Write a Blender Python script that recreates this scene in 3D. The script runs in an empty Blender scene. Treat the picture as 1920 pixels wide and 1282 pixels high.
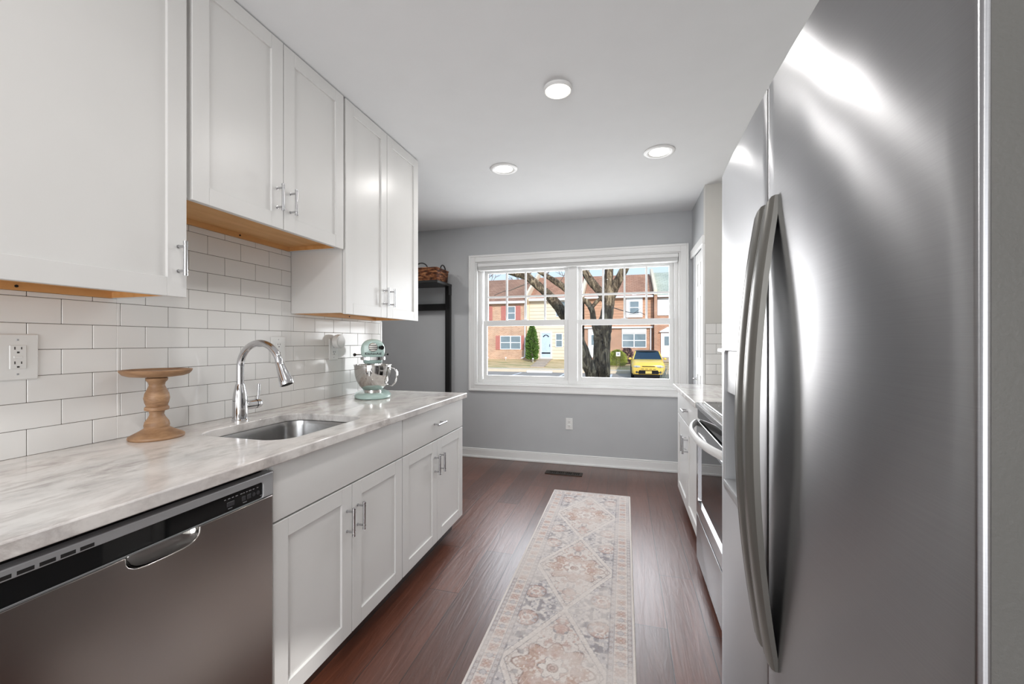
import bpy, bmesh, math, random
import numpy as np
from mathutils import Vector, Matrix

random.seed(7)
PI = math.pi
S = bpy.context.scene
C = S.collection

# ------------------------------------------------------------------ camera, sky, sun, exposure
cam_data = bpy.data.cameras.new('camera')
cam_data.sensor_width = 36.0
cam_data.lens = 36.0 * 777.75 / 1920.0
cam_data.clip_start = 0.02
cam_data.clip_end = 300
cam = bpy.data.objects.new('camera', cam_data)
cam.location = (0, 0, 1.2206)
cam.rotation_euler = (PI / 2, 0, 0.2656)
C.objects.link(cam)
S.camera = cam

S.view_settings.view_transform = 'Standard'
S.view_settings.look = 'None'
S.view_settings.gamma = 1.0
S.view_settings.use_curve_mapping = False
S.view_settings.exposure = 0.24

world = bpy.data.worlds.new('sky')
S.world = world
world.use_nodes = True
wn = world.node_tree
for n in list(wn.nodes):
    wn.nodes.remove(n)
w_out = wn.nodes.new('ShaderNodeOutputWorld')
w_bg = wn.nodes.new('ShaderNodeBackground')
w_tc = wn.nodes.new('ShaderNodeTexCoord')
w_sep = wn.nodes.new('ShaderNodeSeparateXYZ')
w_ramp = wn.nodes.new('ShaderNodeValToRGB')
w_ramp.color_ramp.elements[0].position = 0.0
w_ramp.color_ramp.elements[0].color = (0.78, 0.90, 1.0, 1)
w_ramp.color_ramp.elements[1].position = 0.5
w_ramp.color_ramp.elements[1].color = (0.36, 0.60, 0.95, 1)
wn.links.new(w_tc.outputs['Generated'], w_sep.inputs[0])
wn.links.new(w_sep.outputs['Z'], w_ramp.inputs[0])
wn.links.new(w_ramp.outputs[0], w_bg.inputs['Color'])
w_bg.inputs['Strength'].default_value = 1.0
wn.links.new(w_bg.outputs[0], w_out.inputs[0])

sun_d = bpy.data.lights.new('sun', 'SUN')
sun_d.energy = 2.85
sun_d.angle = 0.02
sun_d.color = (1.0, 0.975, 0.94)
sun = bpy.data.objects.new('sun', sun_d)
C.objects.link(sun)
# the sun stands behind the house, high over the camera's right shoulder, and lights the street fronts
sun.rotation_euler = Vector((-0.45, 0.95, -0.50)).to_track_quat('-Z', 'Y').to_euler()

# added fill light, set in an invented rear wall opening behind the camera
rear_d = bpy.data.lights.new('rear_fill', 'AREA')
rear_d.shape = 'RECTANGLE'
rear_d.size = 2.3
rear_d.size_y = 1.7
rear_d.energy = 58
rear_d.color = (1.0, 0.99, 0.985)
rear = bpy.data.objects.new('rear_fill', rear_d)
rear.location = (-0.35, -2.45, 1.35)
rear.rotation_euler = (PI / 2, 0, 0)
rear.rotation_euler = Vector((0, 1, 0)).to_track_quat('-Z', 'Y').to_euler()
C.objects.link(rear)

# daylight that comes in at the kitchen window
win_d = bpy.data.lights.new('window_daylight', 'AREA')
win_d.shape = 'RECTANGLE'
win_d.size = 1.9
win_d.size_y = 1.15
win_d.energy = 47
win_d.color = (0.97, 0.985, 1.0)
win = bpy.data.objects.new('window_daylight', win_d)
win.location = (-0.5, 4.45, 1.42)
win.rotation_euler = Vector((0, -1, 0)).to_track_quat('-Z', 'Y').to_euler()
C.objects.link(win)

LAMP_W = 3.6        # power of each recessed ceiling lamp

# ------------------------------------------------------------------ helpers
def lin(c):
    out = []
    for v in c[:3]:
        v = v / 255.0
        out.append(v / 12.92 if v <= 0.04045 else ((v + 0.055) / 1.055) ** 2.4)
    return (out[0], out[1], out[2], 1.0)

def new_mat(name):
    m = bpy.data.materials.new(name)
    m.use_nodes = True
    nt = m.node_tree
    b = nt.nodes['Principled BSDF']
    return m, nt, b

def node(nt, kind, **kw):
    n = nt.nodes.new(kind)
    for k, v in kw.items():
        setattr(n, k, v)
    return n

def coords(nt, scale=(1, 1, 1), loc=(0, 0, 0), rot=(0, 0, 0), out='Object'):
    tc = node(nt, 'ShaderNodeTexCoord')
    mp = node(nt, 'ShaderNodeMapping')
    mp.inputs['Scale'].default_value = scale
    mp.inputs['Location'].default_value = loc
    mp.inputs['Rotation'].default_value = rot
    nt.links.new(tc.outputs[out], mp.inputs['Vector'])
    return mp.outputs['Vector']

def wcoords(nt, scale=(1, 1, 1), loc=(0, 0, 0), rot=(0, 0, 0)):
    g = node(nt, 'ShaderNodeNewGeometry')
    mp = node(nt, 'ShaderNodeMapping')
    mp.inputs['Scale'].default_value = scale
    mp.inputs['Location'].default_value = loc
    mp.inputs['Rotation'].default_value = rot
    nt.links.new(g.outputs['Position'], mp.inputs['Vector'])
    return mp.outputs['Vector']

def noise(nt, vec, scale, detail=3, rough=0.5, dist=0.0):
    n = node(nt, 'ShaderNodeTexNoise')
    n.inputs['Scale'].default_value = scale
    n.inputs['Detail'].default_value = detail
    n.inputs['Roughness'].default_value = rough
    n.inputs['Distortion'].default_value = dist
    if vec is not None:
        nt.links.new(vec, n.inputs['Vector'])
    return n

def ramp(nt, fac, stops):
    r = node(nt, 'ShaderNodeValToRGB')
    els = r.color_ramp.elements
    while len(els) < len(stops):
        els.new(0.5)
    for e, (p, c) in zip(els, stops):
        e.position = p
        e.color = c if len(c) == 4 else (*c, 1)
    nt.links.new(fac, r.inputs[0])
    return r

def mixc(nt, a, b, fac, blend='MIX'):
    m = node(nt, 'ShaderNodeMix', data_type='RGBA', blend_type=blend)
    for sock, val in ((m.inputs['Factor'], fac), (m.inputs['A'], a), (m.inputs['B'], b)):
        if hasattr(val, 'is_output'):
            nt.links.new(val, sock)
        else:
            sock.default_value = val
    return m.outputs['Result']

def bump(nt, b, height, strength=0.2, dist=0.01):
    n = node(nt, 'ShaderNodeBump')
    n.inputs['Strength'].default_value = strength
    n.inputs['Distance'].default_value = dist
    nt.links.new(height, n.inputs['Height'])
    nt.links.new(n.outputs[0], b.inputs['Normal'])

def mat(name, col, rough=0.5, metal=0.0, var=0.04, vscale=6.0, bumps=0.0, bscale=60.0, spec=None, emit=0.0):
    m, nt, b = new_mat(name)
    c = lin(col)
    v = coords(nt)
    n = noise(nt, v, vscale, 2)
    lo = tuple(x * (1 - var) for x in c[:3]) + (1,)
    hi = tuple(min(1, x * (1 + var)) for x in c[:3]) + (1,)
    r = ramp(nt, n.outputs['Fac'], [(0.3, lo), (0.7, hi)])
    nt.links.new(r.outputs[0], b.inputs['Base Color'])
    b.inputs['Roughness'].default_value = rough
    b.inputs['Metallic'].default_value = metal
    if spec is not None:
        b.inputs['Specular IOR Level'].default_value = spec
    if bumps:
        bn = noise(nt, v, bscale, 3)
        bump(nt, b, bn.outputs['Fac'], bumps, 0.004)
    if emit:
        b.inputs['Emission Color'].default_value = c
        b.inputs['Emission Strength'].default_value = emit
    return m

class MB:
    def __init__(s):
        s.bm = bmesh.new()
    def box(s, x0, x1, y0, y1, z0, z1, b=0.0, seg=1):
        r = bmesh.ops.create_cube(s.bm, size=1.0)
        vs = r['verts']
        for v in vs:
            v.co = ((x0 + x1) / 2 + v.co.x * abs(x1 - x0), (y0 + y1) / 2 + v.co.y * abs(y1 - y0), (z0 + z1) / 2 + v.co.z * abs(z1 - z0))
        if b:
            es = list({e for v in vs for e in v.link_edges})
            bmesh.ops.bevel(s.bm, geom=es, offset=b, segments=seg, profile=0.6, affect='EDGES', clamp_overlap=True)
        return s
    def rings(s, rings, closed=True, cap0=True, cap1=True, loop=False):
        vr = [[s.bm.verts.new(p) for p in r] for r in rings]
        n = len(vr[0])
        pairs = list(zip(vr[:-1], vr[1:]))
        if loop:
            pairs.append((vr[-1], vr[0]))
        for a, b in pairs:
            for i in range(n if closed else n - 1):
                j = (i + 1) % n
                try:
                    s.bm.faces.new((a[i], a[j], b[j], b[i]))
                except ValueError:
                    pass
        if closed and not loop:
            if cap0: s.bm.faces.new(list(reversed(vr[0])))
            if cap1: s.bm.faces.new(vr[-1])
        return s
    def tube(s, pts, r, seg=10, caps=True, squash=None):
        pts = [Vector(p) for p in pts]
        n = len(pts)
        rs = r if isinstance(r, (list, tuple)) else [r] * n
        rings = []
        up = None
        for i, p in enumerate(pts):
            t = (pts[min(i + 1, n - 1)] - pts[max(i - 1, 0)]).normalized()
            if up is None:
                ref = Vector((0, 0, 1)) if abs(t.z) < 0.9 else Vector((1, 0, 0))
                up = (ref - t * ref.dot(t)).normalized()
            else:
                up = (up - t * up.dot(t)).normalized()
            side = t.cross(up)
            rings.append([p + (up * math.cos(a) + side * math.sin(a)) * rs[i] for a in [2 * PI * k / seg for k in range(seg)]])
        return s.rings(rings, cap0=caps, cap1=caps)
    def lathe(s, prof, c=(0, 0, 0), seg=32, M=None, caps=True):
        c = Vector(c)
        rings = []
        for r, z in prof:
            ring = []
            for k in range(seg):
                a = 2 * PI * k / seg
                p = Vector((max(r, 1e-5) * math.cos(a), max(r, 1e-5) * math.sin(a), z))
                if M is not None: p = M @ p
                ring.append(p + c)
            rings.append(ring)
        return s.rings(rings, cap0=caps, cap1=caps)
    def cyl(s, p0, p1, r, seg=14, r1=None):
        return s.tube([p0, p1], [r, r if r1 is None else r1], seg)
    def prism(s, poly, axis, a, b):
        def P(u, v, w):
            return {'x': (w, u, v), 'y': (u, w, v), 'z': (u, v, w)}[axis]
        lo = [s.bm.verts.new(P(u, v, a)) for u, v in poly]
        hi = [s.bm.verts.new(P(u, v, b)) for u, v in poly]
        n = len(poly)
        for i in range(n):
            j = (i + 1) % n
            s.bm.faces.new((lo[i], lo[j], hi[j], hi[i]))
        s.bm.faces.new(lo[::-1]); s.bm.faces.new(hi)
        return s
    def plate(s, outer, holes, axis, a, b):
        """a flat plate with holes: outer and holes are lists of (u, v)"""
        def P(u, v, w):
            return {'x': (w, u, v), 'y': (u, w, v), 'z': (u, v, w)}[axis]
        es = []
        for lp in [outer] + holes:
            vs = [s.bm.verts.new(P(u, v, b)) for u, v in lp]
            for i in range(len(vs)):
                es.append(s.bm.edges.new((vs[i], vs[(i + 1) % len(vs)])))
        r = bmesh.ops.triangle_fill(s.bm, use_beauty=True, use_dissolve=False, edges=es)
        fs = [g for g in r['geom'] if isinstance(g, bmesh.types.BMFace)]
        ex = bmesh.ops.extrude_face_region(s.bm, geom=fs)
        nv = [g for g in ex['geom'] if isinstance(g, bmesh.types.BMVert)]
        d = Vector(P(0, 0, a - b))
        for v in nv: v.co += d
        return s
    def sphere(s, c, r, seg=16, rng=10, sc=(1, 1, 1)):
        rr = bmesh.ops.create_uvsphere(s.bm, u_segments=seg, v_segments=rng, radius=r)
        for v in rr['verts']:
            v.co = Vector((v.co.x * sc[0], v.co.y * sc[1], v.co.z * sc[2])) + Vector(c)
        return s
    def quad(s, *ps):
        s.bm.faces.new([s.bm.verts.new(p) for p in ps])
        return s
    def build(s, name, m, parent=None, smooth=35, bevel=0.0, normals=True):
        if normals:
            bmesh.ops.recalc_face_normals(s.bm, faces=s.bm.faces[:])
        me = bpy.data.meshes.new(name)
        if parent is not None:
            org = world_loc(parent)
        else:
            xs = [v.co for v in s.bm.verts]
            mn = Vector((min(v.x for v in xs), min(v.y for v in xs), min(v.z for v in xs)))
            mx = Vector((max(v.x for v in xs), max(v.y for v in xs), max(v.z for v in xs)))
            org = Vector(((mn.x + mx.x) / 2, (mn.y + mx.y) / 2, mn.z))
        for v in s.bm.verts: v.co -= org
        s.bm.to_mesh(me)
        s.bm.free()
        if smooth:
            me.polygons.foreach_set('use_smooth', [True] * len(me.polygons))
            me.set_sharp_from_angle(angle=math.radians(smooth))
        me.materials.append(m)
        o = bpy.data.objects.new(name, me)
        C.objects.link(o)
        if parent is not None:
            o.parent = parent
        else:
            o.location = org
        if bevel:
            md = o.modifiers.new('bevel', 'BEVEL')
            md.width = bevel; md.segments = 2; md.limit_method = 'ANGLE'; md.angle_limit = math.radians(40)
        return o

def world_loc(o):
    p = Vector(o.location)
    while o.parent is not None:
        o = o.parent
        p += Vector(o.location)
    return p

def thing(name, label, cat, loc=(0, 0, 0), group=None):
    o = bpy.data.objects.new(name, None)
    o.empty_display_size = 0.1
    C.objects.link(o)
    o.location = loc
    o['label'] = label; o['category'] = cat
    if group: o['group'] = group
    return o

def tag(o, label, cat, group=None):
    o['label'] = label; o['category'] = cat
    if group: o['group'] = group
    return o

def structure(o, label=None):
    o['kind'] = 'structure'
    if label: o['label'] = label
    return o

def struct_empty(name, loc, label=None):
    o = bpy.data.objects.new(name, None)
    o.empty_display_size = 0.1
    C.objects.link(o); o.location = loc
    return structure(o, label)

def text_mesh(txt, size, m, name, parent, M, depth=0.0004):
    cu = bpy.data.curves.new('letters', 'FONT')
    cu.body = txt; cu.size = size; cu.align_x = 'CENTER'; cu.align_y = 'CENTER'; cu.extrude = depth
    t = bpy.data.objects.new('letters', cu)
    C.objects.link(t)
    dg = bpy.context.evaluated_depsgraph_get()
    me = bpy.data.meshes.new_from_object(t.evaluated_get(dg))
    bpy.data.objects.remove(t)
    me.transform(M)
    me.materials.clear(); me.materials.append(m)
    o = bpy.data.objects.new(name, me)
    C.objects.link(o)
    o.parent = parent
    return o

def rrect(x0, x1, y0, y1, r, n=5):
    pts = []
    for cx, cy, a0 in ((x1 - r, y1 - r, 0), (x0 + r, y1 - r, 90), (x0 + r, y0 + r, 180), (x1 - r, y0 + r, 270)):
        for k in range(n + 1):
            a = math.radians(a0 + 90.0 * k / n)
            pts.append((cx + r * math.cos(a), cy + r * math.sin(a)))
    return pts

# ------------------------------------------------------------------ materials
m_white = mat('cabinet_white_paint', (219, 218, 216), 0.32, var=0.01)
m_trim = mat('trim_white_paint', (232, 232, 231), 0.35, var=0.01)
m_ceil = mat('ceiling_paint', (226, 227, 228), 0.85, var=0.01, bumps=0.05, bscale=180)
m_wall = mat('grey_wall_paint', (186, 188, 190), 0.75, var=0.015, bumps=0.04, bscale=160)
m_wall_warm = mat('warm_grey_wall_paint', (200, 198, 193), 0.75, var=0.015, bumps=0.04, bscale=160)
m_tile = mat('glazed_white_tile', (229, 228, 226), 0.10, var=0.012, vscale=4, bumps=0.03, bscale=14)
m_grout = mat('grey_grout', (104, 98, 92), 0.9)
m_chrome = mat('chrome', (212, 212, 214), 0.06, 1.0, var=0.01)
m_pull = mat('satin_chrome', (196, 196, 198), 0.16, 1.0, var=0.01)
m_black = mat('black_plastic', (16, 16, 18), 0.25)
m_blackmetal = mat('black_metal', (22, 21, 21), 0.4)
m_blackglass = mat('black_glass', (14, 15, 16), 0.04)
m_dark = mat('dark_recess', (22, 20, 19), 0.7)
m_plate = mat('white_plastic', (226, 226, 224), 0.3, var=0.01)
m_slot = mat('socket_slot', (48, 44, 42), 0.6)
m_mint = mat('mint_enamel', (182, 206, 200), 0.12, var=0.01)
m_lens = mat('lit_lens', (255, 250, 240), 0.4, emit=4.0)
m_lens_soft = mat('lit_dome_lens', (255, 250, 242), 0.4, emit=0.95)
m_glossblack = mat('gloss_black_knob', (10, 10, 11), 0.12)
m_silver = mat('silver_painted_plastic', (176, 177, 179), 0.33, 0.35, var=0.02)
m_handle = mat('satin_grey_handle', (108, 106, 101), 0.34, 0.6, var=0.02)
m_fridge_side = mat('dark_grey_textured_steel', (92, 91, 88), 0.45, 0.1, bumps=0.12, bscale=260)
m_mark = mat('pale_print', (150, 150, 152), 0.5)
m_button = mat('dark_grey_button', (52, 52, 55), 0.35)

def steel(name, col, rough, aniso=0.75, dents=0.06):
    m, nt, b = new_mat(name)
    b.inputs['Metallic'].default_value = 1.0
    b.inputs['Anisotropic'].default_value = aniso
    tg = node(nt, 'ShaderNodeTangent', direction_type='UV_MAP')
    nt.links.new(tg.outputs[0], b.inputs['Tangent'])
    v = coords(nt, (1, 2.0, 260))
    n = noise(nt, v, 3.0, 3)
    c = lin(col)
    r = ramp(nt, n.outputs['Fac'], [(0.25, tuple(x * 0.96 for x in c[:3])), (0.75, tuple(min(1, x * 1.03) for x in c[:3]))])
    nt.links.new(r.outputs[0], b.inputs['Base Color'])
    rr = node(nt, 'ShaderNodeMapRange')
    rr.inputs['To Min'].default_value = rough - 0.012
    rr.inputs['To Max'].default_value = rough + 0.012
    nt.links.new(n.outputs['Fac'], rr.inputs['Value'])
    nt.links.new(rr.outputs[0], b.inputs['Roughness'])
    v2 = coords(nt, (1, 1.0, 0.8))
    n2 = noise(nt, v2, 3.2, 1)
    bump(nt, b, n2.outputs['Fac'], dents, 0.1)
    return m
m_steel = steel('brushed_stainless_steel', (158, 158, 160), 0.29, 0.98, 0.045)
m_steel_dw = steel('brushed_dark_stainless_steel', (172, 166, 162), 0.24, 0.7, 0.05)
m_steel_plain = mat('stainless_steel', (178, 178, 178), 0.22, 1.0, var=0.03)
m_bowl = mat('polished_steel', (205, 203, 200), 0.07, 1.0, var=0.01)

def wood_mat(name, c0, c1, scale=(1, 1, 8), rough=0.45, ns=9.0):
    m, nt, b = new_mat(name)
    v = coords(nt, scale)
    n = noise(nt, v, ns, 5, 0.6, 0.6)
    r = ramp(nt, n.outputs['Fac'], [(0.3, lin(c0)), (0.7, lin(c1))])
    nt.links.new(r.outputs[0], b.inputs['Base Color'])
    b.inputs['Roughness'].default_value = rough
    bump(nt, b, n.outputs['Fac'], 0.08, 0.003)
    return m
m_maple = wood_mat('maple_veneer', (206, 152, 92), (224, 174, 116), (4, 0.6, 4), 0.5, 6)
m_mango = wood_mat('turned_mango_wood', (130, 96, 68), (176, 139, 104), (3, 3, 12), 0.5, 5)
m_toe = wood_mat('shaded_toe_kick', (40, 24, 18), (56, 34, 26), (4, 1, 4))  # wood colour kept dark to stand for the shade under the cabinets

def floor_mat():
    m, nt, b = new_mat('dark_hardwood_planks')
    g = node(nt, 'ShaderNodeNewGeometry')
    sp = node(nt, 'ShaderNodeSeparateXYZ'); cb = node(nt, 'ShaderNodeCombineXYZ')
    nt.links.new(g.outputs['Position'], sp.inputs[0])
    sh = node(nt, 'ShaderNodeMath', operation='ADD'); sh.inputs[1].default_value = 5 * 0.159 - 0.175
    nt.links.new(sp.outputs['X'], sh.inputs[0])
    nt.links.new(sp.outputs['Y'], cb.inputs['X']); nt.links.new(sh.outputs[0], cb.inputs['Y'])
    br = node(nt, 'ShaderNodeTexBrick')
    br.offset = 0.37; br.offset_frequency = 2
    br.inputs['Scale'].default_value = 1.0
    br.inputs['Brick Width'].default_value = 1.15
    br.inputs['Row Height'].default_value = 0.159
    br.inputs['Mortar Size'].default_value = 0.0020
    br.inputs['Mortar Smooth'].default_value = 0.3
    br.inputs['Bias'].default_value = 0.0
    br.inputs['Color1'].default_value = lin((78, 42, 29)); br.inputs['Color2'].default_value = lin((104, 60, 43))
    br.inputs['Mortar'].default_value = lin((34, 19, 14))
    nt.links.new(cb.outputs[0], br.inputs['Vector'])
    v = wcoords(nt, (14, 1.1, 1))
    n = noise(nt, v, 3.0, 6, 0.65, 0.8)
    r = ramp(nt, n.outputs['Fac'], [(0.25, (0.62, 0.58, 0.55)), (0.75, (1.22, 1.2, 1.18))])
    col = mixc(nt, br.outputs['Color'], r.outputs[0], 1.0, 'MULTIPLY')
    nt.links.new(col, b.inputs['Base Color'])
    v2 = wcoords(nt, (9, 0.9, 1))
    n2 = noise(nt, v2, 2.2, 4, 0.6, 1.5)
    mr = node(nt, 'ShaderNodeMapRange')
    mr.inputs['To Min'].default_value = 0.30; mr.inputs['To Max'].default_value = 0.48
    nt.links.new(n2.outputs['Fac'], mr.inputs['Value'])
    nt.links.new(mr.outputs[0], b.inputs['Roughness'])
    b.inputs['Coat Weight'].default_value = 0.7
    b.inputs['Coat IOR'].default_value = 1.5
    b.inputs['Coat Roughness'].default_value = 0.31
    add = node(nt, 'ShaderNodeMath', operation='MULTIPLY_ADD')
    nt.links.new(br.outputs['Fac'], add.inputs[0]); add.inputs[1].default_value = -1.6
    nt.links.new(n2.outputs['Fac'], add.inputs[2])
    bump(nt, b, add.outputs[0], 0.55, 0.006)
    return m
m_floor = floor_mat()

def marble_mat():
    m, nt, b = new_mat('white_grey_marble')
    v = wcoords(nt, (2.6, 1.9, 3.0), rot=(0, 0, 0.5))
    n = noise(nt, v, 2.6, 8, 0.62, 0.4)
    r1 = ramp(nt, n.outputs['Fac'], [(0.30, lin((198, 196, 195))), (0.48, lin((222, 220, 217))), (0.62, lin((234, 232, 229)))])
    v2 = wcoords(nt, (11.0, 4.4, 6.0), rot=(0, 0, 0.5), loc=(3, 1, 0))
    n2 = noise(nt, v2, 1.7, 7, 0.7, 0.3)
    r2 = ramp(nt, n2.outputs['Fac'], [(0.46, (1, 1, 1)), (0.57, (0.76, 0.735, 0.73)), (0.70, (0.45, 0.43, 0.43))])
    n4 = noise(nt, wcoords(nt, (1.3, 0.9, 1), loc=(5, 2, 0)), 2.0, 2)
    r4 = ramp(nt, n4.outputs['Fac'], [(0.36, (0.2, 0.2, 0.2)), (0.56, (1, 1, 1))])
    col = mixc(nt, r1.outputs[0], r2.outputs[0], r4.outputs[0], 'MULTIPLY')
    n3 = noise(nt, wcoords(nt, (2, 1, 1)), 1.6, 2)
    r3 = ramp(nt, n3.outputs['Fac'], [(0.4, (1, 1, 1)), (0.65, (1.0, 0.955, 0.94))])
    col = mixc(nt, col, r3.outputs[0], 1.0, 'MULTIPLY')
    nt.links.new(col, b.inputs['Base Color'])
    b.inputs['Roughness'].default_value = 0.12
    return m
m_marble = marble_mat()

def glass_mat():
    m, nt, b = new_mat('window_glass')
    out = nt.nodes['Material Output']
    nt.nodes.remove(b)
    tr = node(nt, 'ShaderNodeBsdfTransparent')
    gl = node(nt, 'ShaderNodeBsdfGlossy')
    gl.inputs['Roughness'].default_value = 0.02
    fr = node(nt, 'ShaderNodeFresnel'); fr.inputs['IOR'].default_value = 1.1
    mx = node(nt, 'ShaderNodeMixShader')
    nt.links.new(fr.outputs[0], mx.inputs[0]); nt.links.new(tr.outputs[0], mx.inputs[1]); nt.links.new(gl.outputs[0], mx.inputs[2])
    nt.links.new(mx.outputs[0], out.inputs[0])
    return m
m_glass = glass_mat()

# ------------------------------------------------------------------ dimensions
XW = -1.67; H = 2.4413; YW = 4.15; XR = 1.03; XC = 0.601; YS = 3.50
XU = -1.3404; XB = -1.0115; CT = 0.892

# ------------------------------------------------------------------ room shell
structure(MB().box(-3.3, 1.2, -2.7, YW, -0.05, 0).build('floor', m_floor))
structure(MB().box(-3.3, 1.2, -2.7, YW + 0.15, H, H + 0.05).build('ceiling', m_ceil))
structure(MB().box(XW - 0.12, XW, -2.6, 2.60, 0, H).build('wall_left', m_wall))
structure(MB().box(-3.3, -3.2, -2.6, YW, 0, H).build('wall_nook', m_wall))
structure(MB().box(XR, XR + 0.12, -2.6, YS, 0, H).build('wall_right', m_wall_warm))
structure(MB().box(XC, XR + 0.12, YS, YS + 0.066, 0, H).build('wall_stub', m_wall_warm))
clo = MB().plate([(YS + 0.066, 0), (YW, 0), (YW, H), (YS + 0.066, H)], [[(3.572, 0.001), (3.985, 0.001), (3.985, 2.0), (3.572, 2.0)]], 'x', XC, XC + 0.1)
structure(clo.build('wall_closet', m_wall))
bw = MB().plate([(-3.3, 0), (1.2, 0), (1.2, H), (-3.3, H)], [[(-1.53, 0.775), (0.503, 0.775), (0.503, 2.07), (-1.53, 2.07)]], 'y', YW, YW + 0.15)
structure(bw.build('wall_back', m_wall))
# unseen front walls and a block above, added to shade the yard and tree
structure(MB().box(1.2, 9.0, YW, YW + 0.15, -0.9, 2.5).build('shade_wall_right', m_wall))
structure(MB().box(-9.0, -3.3, YW, YW + 0.15, -0.9, 2.5).build('shade_wall_left', m_wall))
structure(MB().box(-9.0, 9.0, -2.7, YW + 0.15, H + 0.06, 5.3).build('shade_block_upper', m_wall))
rw = MB().plate([(-3.3, 0), (1.2, 0), (1.2, H), (-3.3, H)], [[(-1.55, 0.45), (0.85, 0.45), (0.85, 2.25), (-1.55, 2.25)]], 'y', -2.7, -2.6)  # opening added to hold the rear fill light
structure(rw.build('wall_rear', m_wall))
bb = MB()
bb.box(-3.2, XC, YW - 0.014, YW, 0, 0.085, 0.002).box(-3.2, XC, YW - 0.010, YW, 0.085, 0.10, 0.004).box(-3.2, XC, YW - 0.024, YW - 0.012, 0, 0.02, 0.005, 2)
structure(bb.build('baseboard_back', m_trim))

# backsplash tiles: real tiles, clipped under the wall cabinets
def tiles(x, axis_dir, y0, y1, zlim, first, pitch=0.1535, rh=0.0767, th=0.008):
    mb = MB()
    rows = 11
    for k in range(rows):
        za, zb = CT + k * rh + 0.0008, CT + (k + 1) * rh - 0.0008
        off = first + (0.0767 if k % 2 else 0.0)
        i0 = int((y0 - off) / pitch) - 2
        i1 = int((y1 - off) / pitch) + 2
        for i in range(i0, i1):
            a, b = off + i * pitch + 0.0008, off + (i + 1) * pitch - 0.0008
            a, b = max(a, y0), min(b, y1)
            if b - a < 0.004: continue
            for (ya, yb, zl) in zlim:
                a2, b2 = max(a, ya), min(b, yb)
                z2 = min(zb, zl)
                if b2 - a2 < 0.003 or z2 - za < 0.003: continue
                yield a2, b2, za, z2
bs = MB()
lim = [(-0.3, 1.0055, 1.3665), (1.0055, 1.7665, 1.6835), (1.7665, 2.60, 1.3665)]
tl = list(tiles(XW, 1, 0.36, 2.575, lim, 0.786 - 0.1535 * 4))
for (a, b, za, zb) in tl:
    t = (random.random() - 0.5) * 0.0006
    bs.box(XW + 0.0005, XW + 0.008 + t, a, b, za, zb, 0.0011)
bs_o = tag(bs.build('tile_backsplash', m_tile), 'white glazed subway tile backsplash on the left wall over the long marble counter', 'backsplash')
gr = MB()
for (ya, yb, zl) in lim:
    gr.box(XW + 0.0002, XW + 0.0062, max(ya, 0.36), min(yb, 2.575), CT, zl)
gr.build('grout', m_grout, bs_o)
et = MB().box(XW + 0.0003, XW + 0.010, 2.575, 2.598, CT, 1.3665, 0.003)
et.build('edge_trim', m_tile, bs_o)

rb = MB()
for k in range(6):
    za, zb = CT + k * 0.0785 + 0.0008, CT + (k + 1) * 0.0785 - 0.0008
    off = 0.525 if k % 2 else 0.601
    for i in range(4):
        a, b = max(off + i * 0.1535 + 0.0008, XC + 0.002), min(off + (i + 1) * 0.1535 - 0.0008, XR - 0.009)
        if b - a > 0.004:
            rb.box(a, b, YS - 0.008, YS - 0.0005, za, zb, 0.0011)
rb_o = tag(rb.build('tile_backsplash', m_tile), 'small subway tile backsplash on the end wall beyond the stove', 'backsplash')
MB().box(XC + 0.002, XR - 0.009, YS - 0.0062, YS - 0.0002, CT, CT + 6 * 0.0785).build('grout', m_grout, rb_o)

# ------------------------------------------------------------------ cabinets
def shaker(name, parent, xf, sg, y0, y1, z0, z1, st=0.058, th=0.019, rec=0.008, m=None):
    mb = MB()
    xa, xb = sorted((xf, xf - sg * th))
    b = 0.0012
    mb.box(xa, xb, y0, y0 + st, z0, z1, b).box(xa, xb, y1 - st, y1, z0, z1, b)
    mb.box(xa, xb, y0 + st, y1 - st, z0, z0 + st, b).box(xa, xb, y0 + st, y1 - st, z1 - st, z1, b)
    pa, pb = sorted((xf - sg * rec, xf - sg * th))
    mb.box(pa, pb, y0 + st - 0.004, y1 - st + 0.004, z0 + st - 0.004, z1 - st + 0.004)
    return mb.build(name, m or m_white, parent)

def slab(name, parent, xf, sg, y0, y1, z0, z1, th=0.019, m=None):
    xa, xb = sorted((xf, xf - sg * th))
    return MB().box(xa, xb, y0, y1, z0, z1, 0.0018, 2).build(name, m or m_white, parent)

def pull(parent, xf, sg, y, z, vertical=True, L=0.107):
    mb = MB()
    xo = xf + sg * 0.031
    def P(t, x):
        return (x, y, z + t) if vertical else (x, y + t, z)
    h = L / 2
    mb.cyl(P(-h, xo), P(h, xo), 0.0056, 12)
    for e in (-1, 1):
        mb.cyl(P(e * (h - 0.001), xo), P(e * (h - 0.007), xo), 0.0066, 12)
        mb.cyl(P(e * (h - 0.014), xo), P(e * (h - 0.018), xo), 0.0066, 12)
        mb.cyl(P(e * 0.038, xf - sg * 0.0005), P(e * 0.038, xo), 0.0042, 10)
        mb.cyl(P(e * 0.038, xf - sg * 0.0005), P(e * 0.038, xf + sg * 0.003), 0.0058, 10)
    return mb.build('handle', m_pull, parent)

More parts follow.
